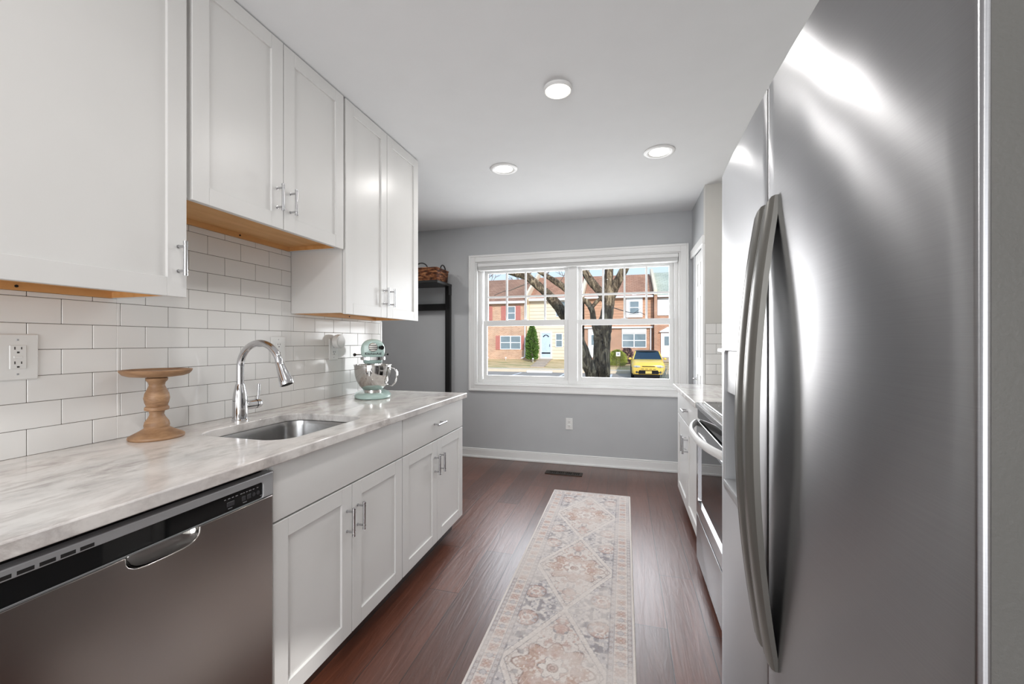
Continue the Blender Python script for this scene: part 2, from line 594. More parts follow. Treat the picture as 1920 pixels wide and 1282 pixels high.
def upper_cabinet(y0, y1, zb, label, doors, grp):
    t = thing('wall_cabinet', label, 'cabinet', (XW, (y0 + y1) / 2, zb), grp)
    zt = H - 0.004; xb = XW + 0.0006; xf = XU - 0.0200
    mb = MB()
    mb.box(xb, xf, y0, y0 + 0.016, zb + 0.006, zt, 0.0008).box(xb, xf, y1 - 0.016, y1, zb + 0.006, zt, 0.0008)
    mb.box(xb, xf, y0 + 0.016, y1 - 0.016, zt - 0.016, zt).box(xb, xb + 0.006, y0 + 0.016, y1 - 0.016, zb + 0.04, zt - 0.016)
    mb.box(xf - 0.019, xf, y0 + 0.016, y1 - 0.016, zb + 0.006, zb + 0.044, 0.0008)
    mb.build('cabinet_box', m_white, t)
    bt = MB().box(xb + 0.017, xf - 0.0195, y0 + 0.0185, y1 - 0.0185, zb + 0.026, zb + 0.038)
    bt.box(xb + 0.001, xb + 0.017, y0 + 0.0165, y1 - 0.0165, zb + 0.006, zb + 0.038)
    bt.box(xb + 0.017, xf - 0.0195, y0 + 0.0162, y0 + 0.0185, zb + 0.0068, zb + 0.038)
    bt.box(xb + 0.017, xf - 0.0195, y1 - 0.0185, y1 - 0.0162, zb + 0.0068, zb + 0.038)
    bp = bt.build('bottom_panel', m_maple, t)
    bp['label'] = 'bare maple underside'
    sc = MB().cyl((xb + 0.017, y0 + (y1 - y0) * 0.6, zb + 0.017), (xb + 0.019, y0 + (y1 - y0) * 0.6, zb + 0.017), 0.004, 10)
    sc.build('screw', m_dark, bp)
    for (a, b, py) in doors:
        d = shaker('door', t, XU, 1, a, b, zb, zt - 0.002)
        pull(d, XU, 1, py, zb + 0.118)
    return t
upper_cabinet(0.395, 1.0035, 1.361, 'long white wall cabinet nearest the camera with a single door over the wall outlet', [(0.398, 0.9985, 0.972)], 'white shaker cabinets')
upper_cabinet(1.0085, 1.7655, 1.678, 'short two-door white wall cabinet raised higher above the sink', [(1.0155, 1.3845, 1.352), (1.3875, 1.7595, 1.421)], 'white shaker cabinets')
upper_cabinet(1.7685, 2.5260, 1.361, 'long two-door white wall cabinet above the stand mixer', [(1.7760, 2.1460, 2.114), (2.1490, 2.5245, 2.181)], 'white shaker cabinets')

def base_cabinet(y0, y1, label, xf, sg, xback, top, doors, grp, endpanel=None):
    """top: list of (name, y0, y1, pull?) ; doors: list of (y0, y1, pull y)"""
    t = thing('base_cabinet', label, 'cabinet', ((xf + xback) / 2, (y0 + y1) / 2, 0), grp)
    x1 = xf - sg * 0.0200
    mb = MB()
    xa, xb = sorted((xback, x1))
    for (a, b) in ((y0, y0 + 0.016), (y1 - 0.016, y1)):
        mb.box(xa, xb, a, b, 0.10, CT - 0.033, 0.0008)
    mb.box(xa, xb, y0 + 0.016, y1 - 0.016, 0.10, 0.118)
    ba, bb_ = sorted((xback, xback + sg * 0.006))
    mb.box(ba, bb_, y0 + 0.016, y1 - 0.016, 0.118, CT - 0.033)
    fa, fb = sorted((x1, x1 - sg * 0.019))
    mb.box(fa, fb, y0 + 0.016, y1 - 0.016, CT - 0.058, CT - 0.033)
    mb.build('cabinet_box', m_white, t)
    ka, kb = sorted((xf - sg * 0.075, xf - sg * 0.088))
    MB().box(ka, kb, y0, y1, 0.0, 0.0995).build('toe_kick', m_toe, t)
    for (nm, a, b, pz) in top:
        d = slab(nm, t, xf, sg, a, b, 0.681, CT - 0.039)
        if pz: pull(d, xf, sg, pz, 0.768, False)
    for (a, b, py) in doors:
        d = shaker('door', t, xf, sg, a, b, 0.106, 0.6746)
        pull(d, xf, sg, py, 0.5445)
    return t
base_cabinet(1.0045, 1.753, 'two-door white base cabinet with a blank top panel under the sink', XB, 1, XW + 0.001,
             [('drawer_front', 1.006, 1.7495, None)], [(1.006, 1.3765, 1.346), (1.3795, 1.7495, 1.41)], 'white shaker cabinets')
base_cabinet(1.7545, 2.503, 'white base cabinet with one drawer over two doors below the stand mixer', XB, 1, XW + 0.001,
             [('drawer', 1.7555, 2.5, 2.128)], [(1.7555, 2.1265, 2.096), (2.1295, 2.5, 2.16)], 'white shaker cabinets')
base_cabinet(2.455, 3.485, 'white base cabinet with a drawer over two doors beside the far end of the stove', 0.395, -1, XR - 0.001,
             [('drawer', 2.458, 3.435, 2.94)], [(2.458, 2.9385, 2.90), (2.9415, 3.435, 2.98)], 'white shaker cabinets')
base_cabinet(1.395, 1.68, 'narrow white base cabinet between the refrigerator and the stove', 0.395, -1, XR - 0.001,
             [('drawer', 1.398, 1.677, 1.5375)], [(1.398, 1.677, 1.64)], 'white shaker cabinets')

# counters
def worktop(outer, holes, label):
    mb = MB().plate(outer, holes, 'z', CT - 0.0325, CT)
    return tag(mb.build('marble_worktop', m_marble, bevel=0.004), label, 'worktop')
SX0, SX1, SY0, SY1 = -1.49, -1.095, 1.125, 1.60
hole = rrect(SX0, SX1, SY0, SY1, 0.085, 7)
worktop([(XW + 0.001, 0.37), (-0.985, 0.37), (-0.985, 2.515), (XW + 0.001, 2.515)], [hole], 'long white and grey marble worktop on the left with the sink cut-out')
worktop([(0.368, 2.452), (XR - 0.001, 2.452), (XR - 0.001, YS - 0.001), (0.368, YS - 0.001)], [], 'short marble worktop on the right beyond the stove')
worktop([(0.368, 1.392), (XR - 0.001, 1.392), (XR - 0.001, 1.683), (0.368, 1.683)], [], 'narrow marble worktop between the refrigerator and the stove')

# sink
sk = thing('sink', 'undermounted stainless steel sink set into the marble worktop', 'sink', (-1.2925, 1.3625, 0.69))
mb = MB()
def rr3(g, z, r): return [(x, y, z) for x, y in rrect(SX0 - g, SX1 + g, SY0 - g, SY1 + g, r, 7)]
zt = CT - 0.0335
mb.rings([rr3(0.022, zt, 0.09), rr3(-0.002, zt, 0.083), rr3(-0.006, zt - 0.02, 0.08), rr3(-0.012, 0.73, 0.075), rr3(-0.02, 0.705, 0.07), rr3(-0.045, 0.692, 0.05), rr3(-0.15, 0.688, 0.02)], cap0=False, cap1=True)
mb.build('basin', m_steel_plain, sk, normals=False)
MB().lathe([(0.0, 0.6895), (0.038, 0.6895), (0.043, 0.6915), (0.045, 0.6895), (0.046, 0.688)], (-1.30, 1.37, 0.0), 24).build('drain', m_chrome, sk)

# faucet
fx, fy = -1.555, 1.378
fc = thing('faucet', 'chrome gooseneck faucet with a pull-down spray head behind the sink', 'faucet', (fx, fy, CT))
MB().lathe([(0.0, CT + 0.0002), (0.0315, CT + 0.0002), (0.0315, CT + 0.005), (0.0285, CT + 0.008), (0.028, CT + 0.05), (0.0275, CT + 0.085), (0.0245, CT + 0.115), (0.0185, CT + 0.145), (0.0160, CT + 0.153), (0.0, CT + 0.153)], (fx, fy, 0), 32).build('body', m_chrome, fc)
pts = [(fx, fy, CT + 0.15), (fx, fy, 1.06), (fx, fy, 1.115)]
R = 0.1015
for k in range(1, 19):
    a = PI - k * (PI * 0.93) / 18
    pts.append((fx + R + R * math.cos(a), fy, 1.115 + R * math.sin(a)))
MB().tube(pts, 0.0140, 20).build('neck', m_chrome, fc)
e0 = Vector(pts[-1]); dirn = (Vector(pts[-1]) - Vector(pts[-2])).normalized()
dirn = (dirn + Vector((0.12, 0, 0))).normalized()
hd = MB()
rad = [0.0148, 0.0158, 0.0165, 0.0200, 0.0250, 0.0268, 0.0262]
ds = [0.0, 0.004, 0.014, 0.042, 0.078, 0.093, 0.0965]
hd.tube([e0 + dirn * d for d in ds], rad, 24)
head = hd.build('spray_head', m_chrome, fc)
side = Vector((0, 1, 0)); nrm = dirn.cross(side).normalized()
if nrm.x > 0: nrm = -nrm
for d, l, rr_ in ((0.022, 0.008, 0.0165), (0.050, 0.020, 0.0205)):
    MB().tube([e0 + dirn * (d - l / 2) + nrm * rr_, e0 + dirn * (d + l / 2) + nrm * (rr_ + 0.003)], 0.0048, 10).build('button', m_black, head)
nz = MB().tube([e0 + dirn * 0.0962, e0 + dirn * 0.0972], 0.0215, 20); nz.build('nozzle', m_dark, head)
MB().cyl((fx, fy + 0.02, CT + 0.06), (fx, fy + 0.070, CT + 0.06), 0.0200, 24).build('valve', m_chrome, fc)
MB().cyl((fx, fy + 0.069, CT + 0.06), (fx, fy + 0.0735, CT + 0.06), 0.0188, 24).build('ring', m_black, fc)
My = Matrix.Rotation(-PI / 2, 4, 'X')
kn = MB().lathe([(0.0, 0.0), (0.0205, 0.0), (0.0205, 0.012), (0.019, 0.021), (0.014, 0.028), (0.007, 0.031), (0.0, 0.0315)], (fx, fy + 0.0735, CT + 0.06), 24, My)
kn.tube([(fx, fy + 0.086, CT + 0.076), (fx + 0.002, fy + 0.088, CT + 0.100), (fx + 0.004, fy + 0.089, CT + 0.146)], [0.0058, 0.005, 0.0056], 12)
kn.build('lever', m_chrome, fc)

# cake stand
kx, ky = -1.553, 1.056
prof = [(0.0, 0.0), (0.0745, 0.0), (0.077, 0.004), (0.076, 0.010), (0.066, 0.016), (0.048, 0.026), (0.036, 0.034), (0.034, 0.037), (0.0355, 0.044), (0.033, 0.056), (0.024, 0.070), (0.0195, 0.081), (0.022, 0.092), (0.033, 0.0955), (0.034, 0.101), (0.033, 0.106), (0.0285, 0.109), (0.033, 0.122), (0.0355, 0.136), (0.033, 0.152), (0.026, 0.168), (0.0215, 0.180), (0.0235, 0.190), (0.0295, 0.197), (0.0305, 0.203), (0.0290, 0.2055), (0.032, 0.208), (0.05, 0.2095), (0.075, 0.2125), (0.089, 0.218), (0.0965, 0.227), (0.0985, 0.2325), (0.0975, 0.2345), (0.093, 0.2335), (0.088, 0.2285), (0.0, 0.2275)]
ks = thing('cake_stand', 'turned wooden pedestal cake stand with a shallow round plate on the counter', 'cake stand', (kx, ky, CT))
MB().lathe([(r, CT + 0.0002 + z) for r, z in prof[:26]] + [(0.0, CT + 0.2062)], (kx, ky, 0), 48).build('pedestal', m_mango, ks)
MB().lathe([(0.0, CT + 0.2065)] + [(r, CT + z) for r, z in prof[26:]], (kx, ky, 0), 56).build('plate', m_mango, ks)

# ------------------------------------------------------------------ dishwasher
dw = thing('dishwasher', 'stainless steel dishwasher with a black control strip under the marble worktop', 'dishwasher', (-1.3, 0.695, 0))
DY0, DY1, DX = 0.39, 0.998, -1.004
MB().box(XW + 0.02, DX - 0.045, DY0, DY1, 0.10, 0.845).build('tub', m_dark, dw)
MB().box(DX - 0.09, DX - 0.075, DY0, DY1, 0.0, 0.1).build('toe_kick', m_black, dw)
yc = 0.702; hw = 0.078; pd = 0.036; zt = 0.770
notch = []
for k in range(13):
    a = PI + PI * k / 12
    ca, sa = math.cos(a), math.sin(a)
    notch.append((yc + hw * math.copysign(abs(ca) ** 0.55, ca), zt + pd * math.copysign(abs(sa) ** 0.6, sa)))
outer = [(DY0, 0.115), (DY1, 0.115), (DY1, zt)] + notch[::-1] + [(DY0, zt)]
mb = MB().plate(outer, [], 'x', DX - 0.03, DX)
dwd = mb.build('door', m_steel_dw, dw, bevel=0.0025)
ws = MB()
r0 = [(DX - 0.002, y, z) for y, z in notch]
r1 = [(DX - 0.012, yc + (y - yc) * 0.96, zt - (zt - z) * 0.94) for y, z in notch]
r2 = [(DX - 0.028, yc + (y - yc) * 0.80, zt - (zt - z) * 0.6) for y, z in notch]
r3 = [(DX - 0.034, yc + (y - yc) * 0.55, zt - (zt - z) * 0.1) for y, z in notch]
ws.rings([r0, r1, r2, r3], closed=False)
ws.box(DX - 0.036, DX - 0.0345, yc - hw, yc + hw, zt - pd, zt)
ws.build('pocket_handle', m_bowl, dwd)
cp = MB().plate([(DY0, 0.7715), (DY1, 0.7715), (DY1, 0.839), (DY0, 0.839)], [rrect(DY0 + 0.02, DY1 - 0.034, 0.7735, 0.8185, 0.008)], 'x', DX - 0.03, DX + 0.001)
cpo = cp.build('control_panel', m_silver, dw, bevel=0.002)
MB().box(DX - 0.03, DX - 0.0035, DY0 + 0.018, DY1 - 0.032, 0.7725, 0.8195).build('black_strip', m_blackglass, cpo)
for k in range(6):
    y0 = 0.405 + k * 0.0285
    MB().box(DX + 0.0004, DX + 0.0014, y0, y0 + 0.022, 0.8215, 0.8285).build('vent_slot', m_dark, cpo)
Mx = Matrix.Rotation(PI / 2, 4, 'Y')
def rot_face_px(loc):      # text that faces +X
    return Matrix.Translation(Vector(loc)) @ Matrix(((0, 0, 1, 0), (1, 0, 0, 0), (0, 1, 0, 0), (0, 0, 0, 1)))
for y0, w in ((0.853, 0.022), (0.897, 0.012), (0.913, 0.013)):
    MB().box(DX - 0.0036, DX - 0.0018, y0, y0 + w, 0.7865, 0.7985, 0.0008).build('button', m_button, cpo)
for y0 in (0.935, 0.949):
    MB().lathe([(0.0, 0), (0.0055, 0), (0.0055, 0.0014), (0.0, 0.0016)], (DX - 0.0036, y0, 0.7925), 16, Mx).build('button', m_button, cpo)
random.seed(3)
for y0 in (0.846, 0.857, 0.868, 0.879, 0.893, 0.902, 0.911, 0.920, 0.932, 0.945):
    w = random.uniform(0.004, 0.008)
    MB().box(DX - 0.0036, DX - 0.0028, y0, y0 + w, 0.8065, 0.8082).build('printed_mark', m_mark, cpo)
for y0, w in ((0.857, 0.012), (0.901, 0.012), (0.956, 0.009)):
    MB().box(DX - 0.0036, DX - 0.0028, y0, y0 + w, 0.7805, 0.7818).build('printed_mark', m_mark, cpo)

# ------------------------------------------------------------------ outlets and plug-in
def outlet(loc, facing, w, h, label, kind='duplex', dy=0.0, grp='white wall plates'):
    """facing '+x' or '-y'; loc is the plate centre on the surface"""
    t = thing('wall_outlet', label, 'outlet', loc, grp)
    x, y, z = loc
    def B(mb, a0, a1, z0, z1, d0, d1, b=0):
        if facing == '+x': mb.box(x + d0, x + d1, y + a0, y + a1, z + z0, z + z1, b)
        else: mb.box(x + a0, x + a1, y - d1, y - d0, z + z0, z + z1, b)
        return mb
    B(MB(), -w / 2, w / 2, -h / 2, h / 2, 0, 0.006, 0.003).build('plate', m_plate, t)
    mb = MB()
    if kind == 'decora':
        B(mb, dy - 0.0168, dy + 0.0168, -0.0335, 0.0335, 0.004, 0.0085, 0.001)
    else:
        B(MB(), dy - 0.0165, dy + 0.0165, -0.0195 - 0.0135, -0.0195 + 0.0135, 0.004, 0.0080, 0.004).build('receptacle', m_plate, t)
        B(mb, dy - 0.0165, dy + 0.0165, 0.0195 - 0.0135, 0.0195 + 0.0135, 0.004, 0.0080, 0.004)
    mb.build('receptacle', m_plate, t)
    for s in (-1, 1):
        sl = MB()
        zc = s * 0.0205
        B(sl, dy - 0.0078, dy - 0.0056, zc + 0.0005, zc + 0.0085, 0.0078, 0.0089)
        B(sl, dy + 0.0056, dy + 0.0078, zc + 0.0010, zc + 0.0078, 0.0078, 0.0089)
        B(sl, dy - 0.0026, dy + 0.0026, zc - 0.0095, zc - 0.0050, 0.0078, 0.0089)
        sl.build('socket', m_slot, t)
    for s in (-1, 1):
        B(MB(), dy - 0.0026, dy + 0.0026, s * 0.0485 - 0.0026, s * 0.0485 + 0.0026, 0.0058, 0.0068, 0.001).build('screw', m_silver, t)
    if kind == 'decora':
        B(MB(), dy - 0.009, dy + 0.009, -0.0035, 0.0035, 0.008, 0.0096, 0.0006).build('test_button', m_plate, t)
    return t
xt = XW + 0.0082
outlet((xt, 0.741, 1.178), '+x', 0.134, 0.131, 'wide white outlet plate on the tiles at the left edge of the photo', 'decora', 0.0235)
outlet((xt, 1.680, 1.184), '+x', 0.088, 0.130, 'white outlet plate on the tiles behind the faucet', 'decora', 0.0)
outlet((xt, 2.085, 1.178), '+x', 0.078, 0.128, 'white outlet plate on the tiles left of the mixer, partly covered by a round plug-in')
outlet((-0.536, YW - 0.0002, 0.404), '-y', 0.071, 0.115, 'white outlet plate low on the grey wall below the window')
pk = thing('plug_in_device', 'round white puck plugged into the outlet behind the mixer', 'plug-in device', (xt + 0.009, 2.093, 1.2235))
Mxx = Matrix.Rotation(PI / 2, 4, 'Y')
MB().lathe([(0.0, 0.0), (0.026, 0.0), (0.038, 0.006), (0.0415, 0.016), (0.0415, 0.034), (0.0385, 0.040), (0.0, 0.0415)], (xt + 0.0095, 2.093, 1.2235), 36, Mxx).build('case', m_plate, pk)
MB().lathe([(0.0, 0.0), (0.031, 0.0), (0.031, 0.0008), (0.0, 0.0012)], (xt + 0.0505, 2.093, 1.2235), 32, Mxx).build('face_disc', m_trim, pk)

# ------------------------------------------------------------------ stand mixer (front towards local -Y)
mx = thing('stand_mixer', 'mint green stand mixer with a polished steel bowl at the far end of the counter', 'mixer', (0, 0, 0))
def oval(cx, cy, rx, ry, z, n=32, p=2.6):
    out = []
    for k in range(n):
        a = 2 * PI * k / n
        ca, sa = math.cos(a), math.sin(a)
        out.append((cx + rx * math.copysign(abs(ca) ** (2 / p), ca), cy + ry * math.copysign(abs(sa) ** (2 / p), sa), z))
    return out
mb = MB()
mb.rings([oval(0, 0.06, 0.100, 0.165, 0.0005), oval(0, 0.06, 0.108, 0.172, 0.006), oval(0, 0.06, 0.108, 0.172, 0.016), oval(0, 0.06, 0.098, 0.162, 0.027), oval(0, 0.07, 0.070, 0.14, 0.034)])
mb.rings([oval(0, 0.165, 0.062, 0.062, 0.025), oval(0, 0.17, 0.052, 0.052, 0.06), oval(0, 0.172, 0.046, 0.048, 0.12), oval(0, 0.168, 0.046, 0.052, 0.18), oval(0, 0.155, 0.05, 0.066, 0.235)])
mb.build('base', m_mint, mx)
hd = MB()
secs = [(-0.100, 0.046, 0.036, 0.293), (-0.096, 0.058, 0.048, 0.292), (-0.086, 0.0655, 0.056, 0.291), (-0.05, 0.0685, 0.060, 0.290), (0.03, 0.0675, 0.062, 0.289), (0.11, 0.064, 0.060, 0.287), (0.17, 0.056, 0.053, 0.283), (0.205, 0.044, 0.040, 0.279), (0.222, 0.022, 0.02, 0.277)]
rings = []
for (y, rx, rz, zc) in secs:
    ring = []
    for k in range(32):
        a = 2 * PI * k / 32
        ca, sa = math.cos(a), math.sin(a)
        pz = 2.0 if sa > 0 else 3.6
        ring.append((rx * math.copysign(abs(ca) ** (2 / 2.5), ca), y, zc + rz * math.copysign(abs(sa) ** (2 / pz), sa)))
    rings.append(ring)
hd.rings(rings)
head = hd.build('head', m_mint, mx)
# silver band round the lower front of the head
bd = MB()
def bandring(z, g):
    pts = []
    for k in range(25):
        a = PI + PI * k / 24
        ca, sa = math.cos(a), math.sin(a)
        pts.append(((0.0675 + g) * math.copysign(abs(ca) ** 0.75, ca), -0.055 + (0.046 + g) * math.copysign(abs(sa) ** 0.75, sa), z))
    pts = [(-0.0675 - g, 0.12, z)] + pts + [(0.0675 + g, 0.12, z)]
    return pts
bd.rings([bandring(0.229, 0.0), bandring(0.229, 0.003), bandring(0.247, 0.003), bandring(0.247, 0.0)], closed=False)
bd.build('trim_band', m_chrome, head)
MB().lathe([(0.0, 0.207), (0.048, 0.207), (0.054, 0.213), (0.056, 0.230), (0.0, 0.232)], (0, -0.03, 0), 32).build('planetary', m_mint, mx)
MB().lathe([(0.0, 0.175), (0.011, 0.175), (0.011, 0.209), (0.0, 0.209)], (0, -0.01, 0), 16).build('beater_shaft', m_bowl, mx)
# hub cap with stripes
Mn = Matrix.Rotation(PI / 2, 4, 'X')          # local z -> -y
hb = MB().lathe([(0.0, 0.0), (0.0255, 0.0), (0.0255, 0.010), (0.0225, 0.0135), (0.0, 0.0145)], (0, -0.098, 0.303), 28, Mn)
hubo = hb.build('attachment_hub', m_bowl, head)
for z in (-0.011, 0.0, 0.011):
    w = math.sqrt(0.0225 ** 2 - z * z)
    MB().box(-w, w, -0.1132, -0.111, 0.303 + z - 0.0022, 0.303 + z + 0.0022).build('stripe', m_button, hubo)
MB().cyl((0.04, -0.094, 0.301), (0.05, -0.118, 0.301), 0.0125, 18).build('hub_knob', m_glossblack, head)
lv = MB().cyl((-0.066, 0.01, 0.258), (-0.098, 0.0, 0.258), 0.0035, 10); lvo = lv.build('lever', m_bowl, head)
MB().sphere((-0.104, -0.002, 0.258), 0.0095).build('lever_knob', m_glossblack, lvo)
lv = MB().cyl((0.066, 0.03, 0.258), (0.085, 0.02, 0.258), 0.003, 10); lvo = lv.build('lever', m_bowl, head)
MB().sphere((0.088, 0.018, 0.258), 0.0065).build('lever_knob', m_glossblack, lvo)
Mt = Matrix.Translation(Vector((0, -0.1015, 0.2655))) @ Matrix.Rotation(PI / 2, 4, 'X')
text_mesh('KitchenAid', 0.0205, m_black, 'lettering', head, Mt, 0.002)
# bowl
bz = 0.030
MB().lathe([(0.0, bz), (0.046, bz), (0.050, bz + 0.002), (0.050, bz + 0.022), (0.0, bz + 0.024)], (0, -0.01, 0), 40).build('bowl_base', m_bowl, mx)
pr = [(0.050, bz + 0.020), (0.058, bz + 0.024), (0.078, bz + 0.045), (0.094, bz + 0.072), (0.1035, bz + 0.104), (0.1065, bz + 0.135), (0.107, bz + 0.164), (0.112, bz + 0.167), (0.112, bz + 0.1695), (0.105, bz + 0.169), (0.103, bz + 0.135), (0.090, bz + 0.072), (0.055, bz + 0.03), (0.0, bz + 0.028)]
bwl = MB().lathe(pr, (0, -0.01, 0), 56, caps=False).build('bowl', m_bowl, mx, smooth=50)
hh = MB()
ha = math.radians(-22)
def hp(r, z): return (r * math.cos(ha), -0.01 + r * math.sin(ha), z)
hpts = [hp(0.104, bz + 0.148), hp(0.118, bz + 0.152), hp(0.136, bz + 0.146), hp(0.149, bz + 0.125), hp(0.149, bz + 0.095), hp(0.138, bz + 0.062), hp(0.118, bz + 0.044), hp(0.088, bz + 0.050)]
rings = []
wv = Vector((-math.sin(ha), math.cos(ha), 0))
for i, p in enumerate(hpts):
    p = Vector(p)
    t = (Vector(hpts[min(i + 1, 7)]) - Vector(hpts[max(i - 1, 0)])).normalized()
    nn = t.cross(wv).normalized()
    rings.append([p + wv * (0.013 * c_) + nn * (0.0042 * s_) for c_, s_ in ((1, 0.5), (0.5, 1), (-0.5, 1), (-1, 0.5), (-1, -0.5), (-0.5, -1), (0.5, -1), (1, -0.5))])
hh.rings(rings)
hh.build('bowl_handle', m_bowl, bwl, smooth=50)
sp = MB().tube([(-0.02, -0.123, bz + 0.14), (-0.02, -0.1225, bz + 0.11)], [0.006, 0.007], 12); sp.build('bowl_pin', m_bowl, bwl)
mx.location = (-1.437, 2.150, CT + 0.0002)
mx.rotation_euler = (0, 0, 0.60)
mx.scale = (0.97, 0.97, 0.985)

# ------------------------------------------------------------------ refrigerator
fr = thing('refrigerator', 'tall stainless steel side-by-side refrigerator with bowed handles filling the right of the photo', 'refrigerator', (0.65, 0.885, 0))
FY0, FY1, FYD = 0.4148, 1.323, 0.878
MB().box(0.352, XR - 0.02, FY0 + 0.004, FY1 - 0.004, 0.02, 1.672, 0.004).build('cabinet_body', m_fridge_side, fr)
MB().box(0.30, 0.40, FY0 + 0.02, FY1 - 0.02, 0.012, 0.06).build('toe_grille', m_black, fr)
def fridge_x(y):
    return 0.2595 + 0.0120 * ((y - 0.869) / 0.454) ** 2
def curved_door(name, y0, y1, z0, z1, r0, r1, hole=None, xb=0.347):
    mb = MB()
    ys = []
    for (r, base, s) in ((r0, y0, 1), (r1, y1, -1)):
        ys += [base + s * r * (1 - math.cos(a)) for a in [PI / 2 * k / 5 for k in range(6)]]
    n = 16
    ys += [y0 + r0 + (y1 - y0 - r0 - r1) * k / n for k in range(1, n)]
    if hole:
        ys = [y for y in ys if min(abs(y - hole[0]), abs(y - hole[1])) > 0.006] + [hole[0], hole[1]]
    ys = sorted(set(round(y, 6) for y in ys))
    def X(y):
        x = fridge_x(y)
        if y < y0 + r0: d = r0 - (y - y0); x += r0 - math.sqrt(max(0, r0 * r0 - d * d))
        if y > y1 - r1: d = r1 - (y1 - y); x += r1 - math.sqrt(max(0, r1 * r1 - d * d))
        return x
    zs = [z0, z0 + 0.003, z1 - 0.003, z1]
    if hole: zs += [hole[2], hole[3]]
    zs = sorted(zs)
    bm = mb.bm
    g = [[bm.verts.new((X(y) + (0.003 if (z in (zs[0], zs[-1])) else 0), y, z)) for z in zs] for y in ys]
    bk = [[bm.verts.new((xb, y, z)) for z in (z0, z1)] for y in ys]
    for i in range(len(ys) - 1):
        for j in range(len(zs) - 1):
            if hole and hole[0] - 1e-4 <= ys[i] and ys[i + 1] <= hole[1] + 1e-4 and zs[j] >= hole[2] - 1e-4 and zs[j + 1] <= hole[3] + 1e-4: continue
            bm.faces.new((g[i][j], g[i][j + 1], g[i + 1][j + 1], g[i + 1][j]))
        bm.faces.new((bk[i][0], bk[i + 1][0], bk[i + 1][1], bk[i][1]))
        bm.faces.new((g[i][-1], bk[i][1], bk[i + 1][1], g[i + 1][-1]))
        bm.faces.new((g[i][0], g[i + 1][0], bk[i + 1][0], bk[i][0]))
    bm.faces.new([g[0][j] for j in range(len(zs))] + [bk[0][1], bk[0][0]])
    bm.faces.new([g[-1][j] for j in range(len(zs))][::-1] + [bk[-1][0], bk[-1][1]])
    return mb
def add_uv(o):
    me = o.data
    uv = me.uv_layers.new(name='grain')
    for lp in me.loops:
        co = me.vertices[lp.vertex_index].co
        uv.data[lp.index].uv = (co.z, co.y)
HOLE = (0.965, 1.230, 0.835, 1.205)
d1 = curved_door('door', FY0, FYD - 0.0025, 0.065, 1.700, 0.006, 0.004).build('door', m_steel, fr)
d1['label'] = 'wide refrigerator door on the near side'
d2 = curved_door('door', FYD + 0.0025, FY1, 0.065, 1.700, 0.004, 0.008, HOLE).build('door', m_steel, fr)
d2['label'] = 'narrow freezer door with an ice and water dispenser'
add_uv(d1); add_uv(d2); add_uv(dwd)
MB().box(0.2785, 0.3465, FY0 - 0.0006, FY0 + 0.004, 0.066, 1.699).build('door_edge', m_fridge_side, d1)
def bow_handle(door, y0, y1, label=None):
    mb = MB()
    rings = []
    N = 28
    for k in range(N + 1):
        q = k / N
        z = 0.640 + (1.468 - 0.640) * q
        s = (q - 0.5) * 2
        bow = 1 - abs(s) ** 2.0
        xo = 0.251 - 0.036 * bow
        th = 0.012 + 0.004 * bow
        w = (y1 - y0) / 2
        yc_ = (y0 + y1) / 2
        zc = z
        a = []
        for (cy_, cx_) in ((-1, 1), (-1, 0.35), (-0.8, 0.0), (-0.1, -0.16), (0.55, -0.05), (0.6, 0.06), (0.68, 0.06), (0.73, -0.02), (0.92, 0.0), (1, 0.3), (1, 1)):
            a.append((xo + th * cx_, yc_ + w * cy_, zc + (0.006 if k == N else 0) * (1 - cy_)))
        rings.append(a)
    mb.rings(rings)
    for z in (0.652, 1.456):
        mb.box(0.2535, fridge_x(y0) + 0.003, y0 + 0.004, y1 - 0.004, z - 0.012, z + 0.010)
    return mb.build('handle', m_handle, door, smooth=40)
bow_handle(d1, 0.826, 0.876)
bow_handle(d2, 0.884, 0.934)
# dispenser
dp = MB().plate([(y, z) for y, z in rrect(HOLE[0] - 0.002, HOLE[1] + 0.006, HOLE[2] - 0.008, HOLE[3] + 0.006, 0.014, 4)], [rrect(HOLE[0] + 0.010, HOLE[1] - 0.006, HOLE[2] + 0.006, HOLE[3] - 0.008, 0.012, 4)], 'x', 0.2575, 0.290)
dpo = dp.build('dispenser_frame', m_silver, d2, bevel=0.002)
MB().box(0.2635, 0.335, HOLE[0] + 0.006, HOLE[1] - 0.004, 1.085, HOLE[3] - 0.004, 0.004).build('dispenser_controls', m_silver, dpo)
cv = MB()
cv.box(0.338, 0.343, HOLE[0], HOLE[1], HOLE[2], 1.09).box(0.275, 0.338, HOLE[0] + 0.001, HOLE[0] + 0.004, HOLE[2], 1.09).box(0.275, 0.338, HOLE[1] - 0.004, HOLE[1] - 0.001, HOLE[2], 1.09)
cv.build('dispenser_cavity', m_dark, dpo)
tr = MB().box(0.254, 0.336, HOLE[0] + 0.008, HOLE[1] - 0.005, HOLE[2], HOLE[2] + 0.02, 0.006, 2)
tr.build('drip_tray', m_silver, dpo)
MB().box(0.318, 0.324, 1.07, 1.12, 0.93, 1.03, 0.004).build('paddle', m_button, dpo)
MB().box(0.30, 0.40, FY1 - 0.07, FY1 - 0.01, 1.6755, 1.712, 0.006).build('hinge_cover', m_fridge_side, fr)
MB().box(0.30, 0.40, FY0 + 0.01, FY0 + 0.07, 1.6755, 1.712, 0.006).build('hinge_cover', m_fridge_side, fr)

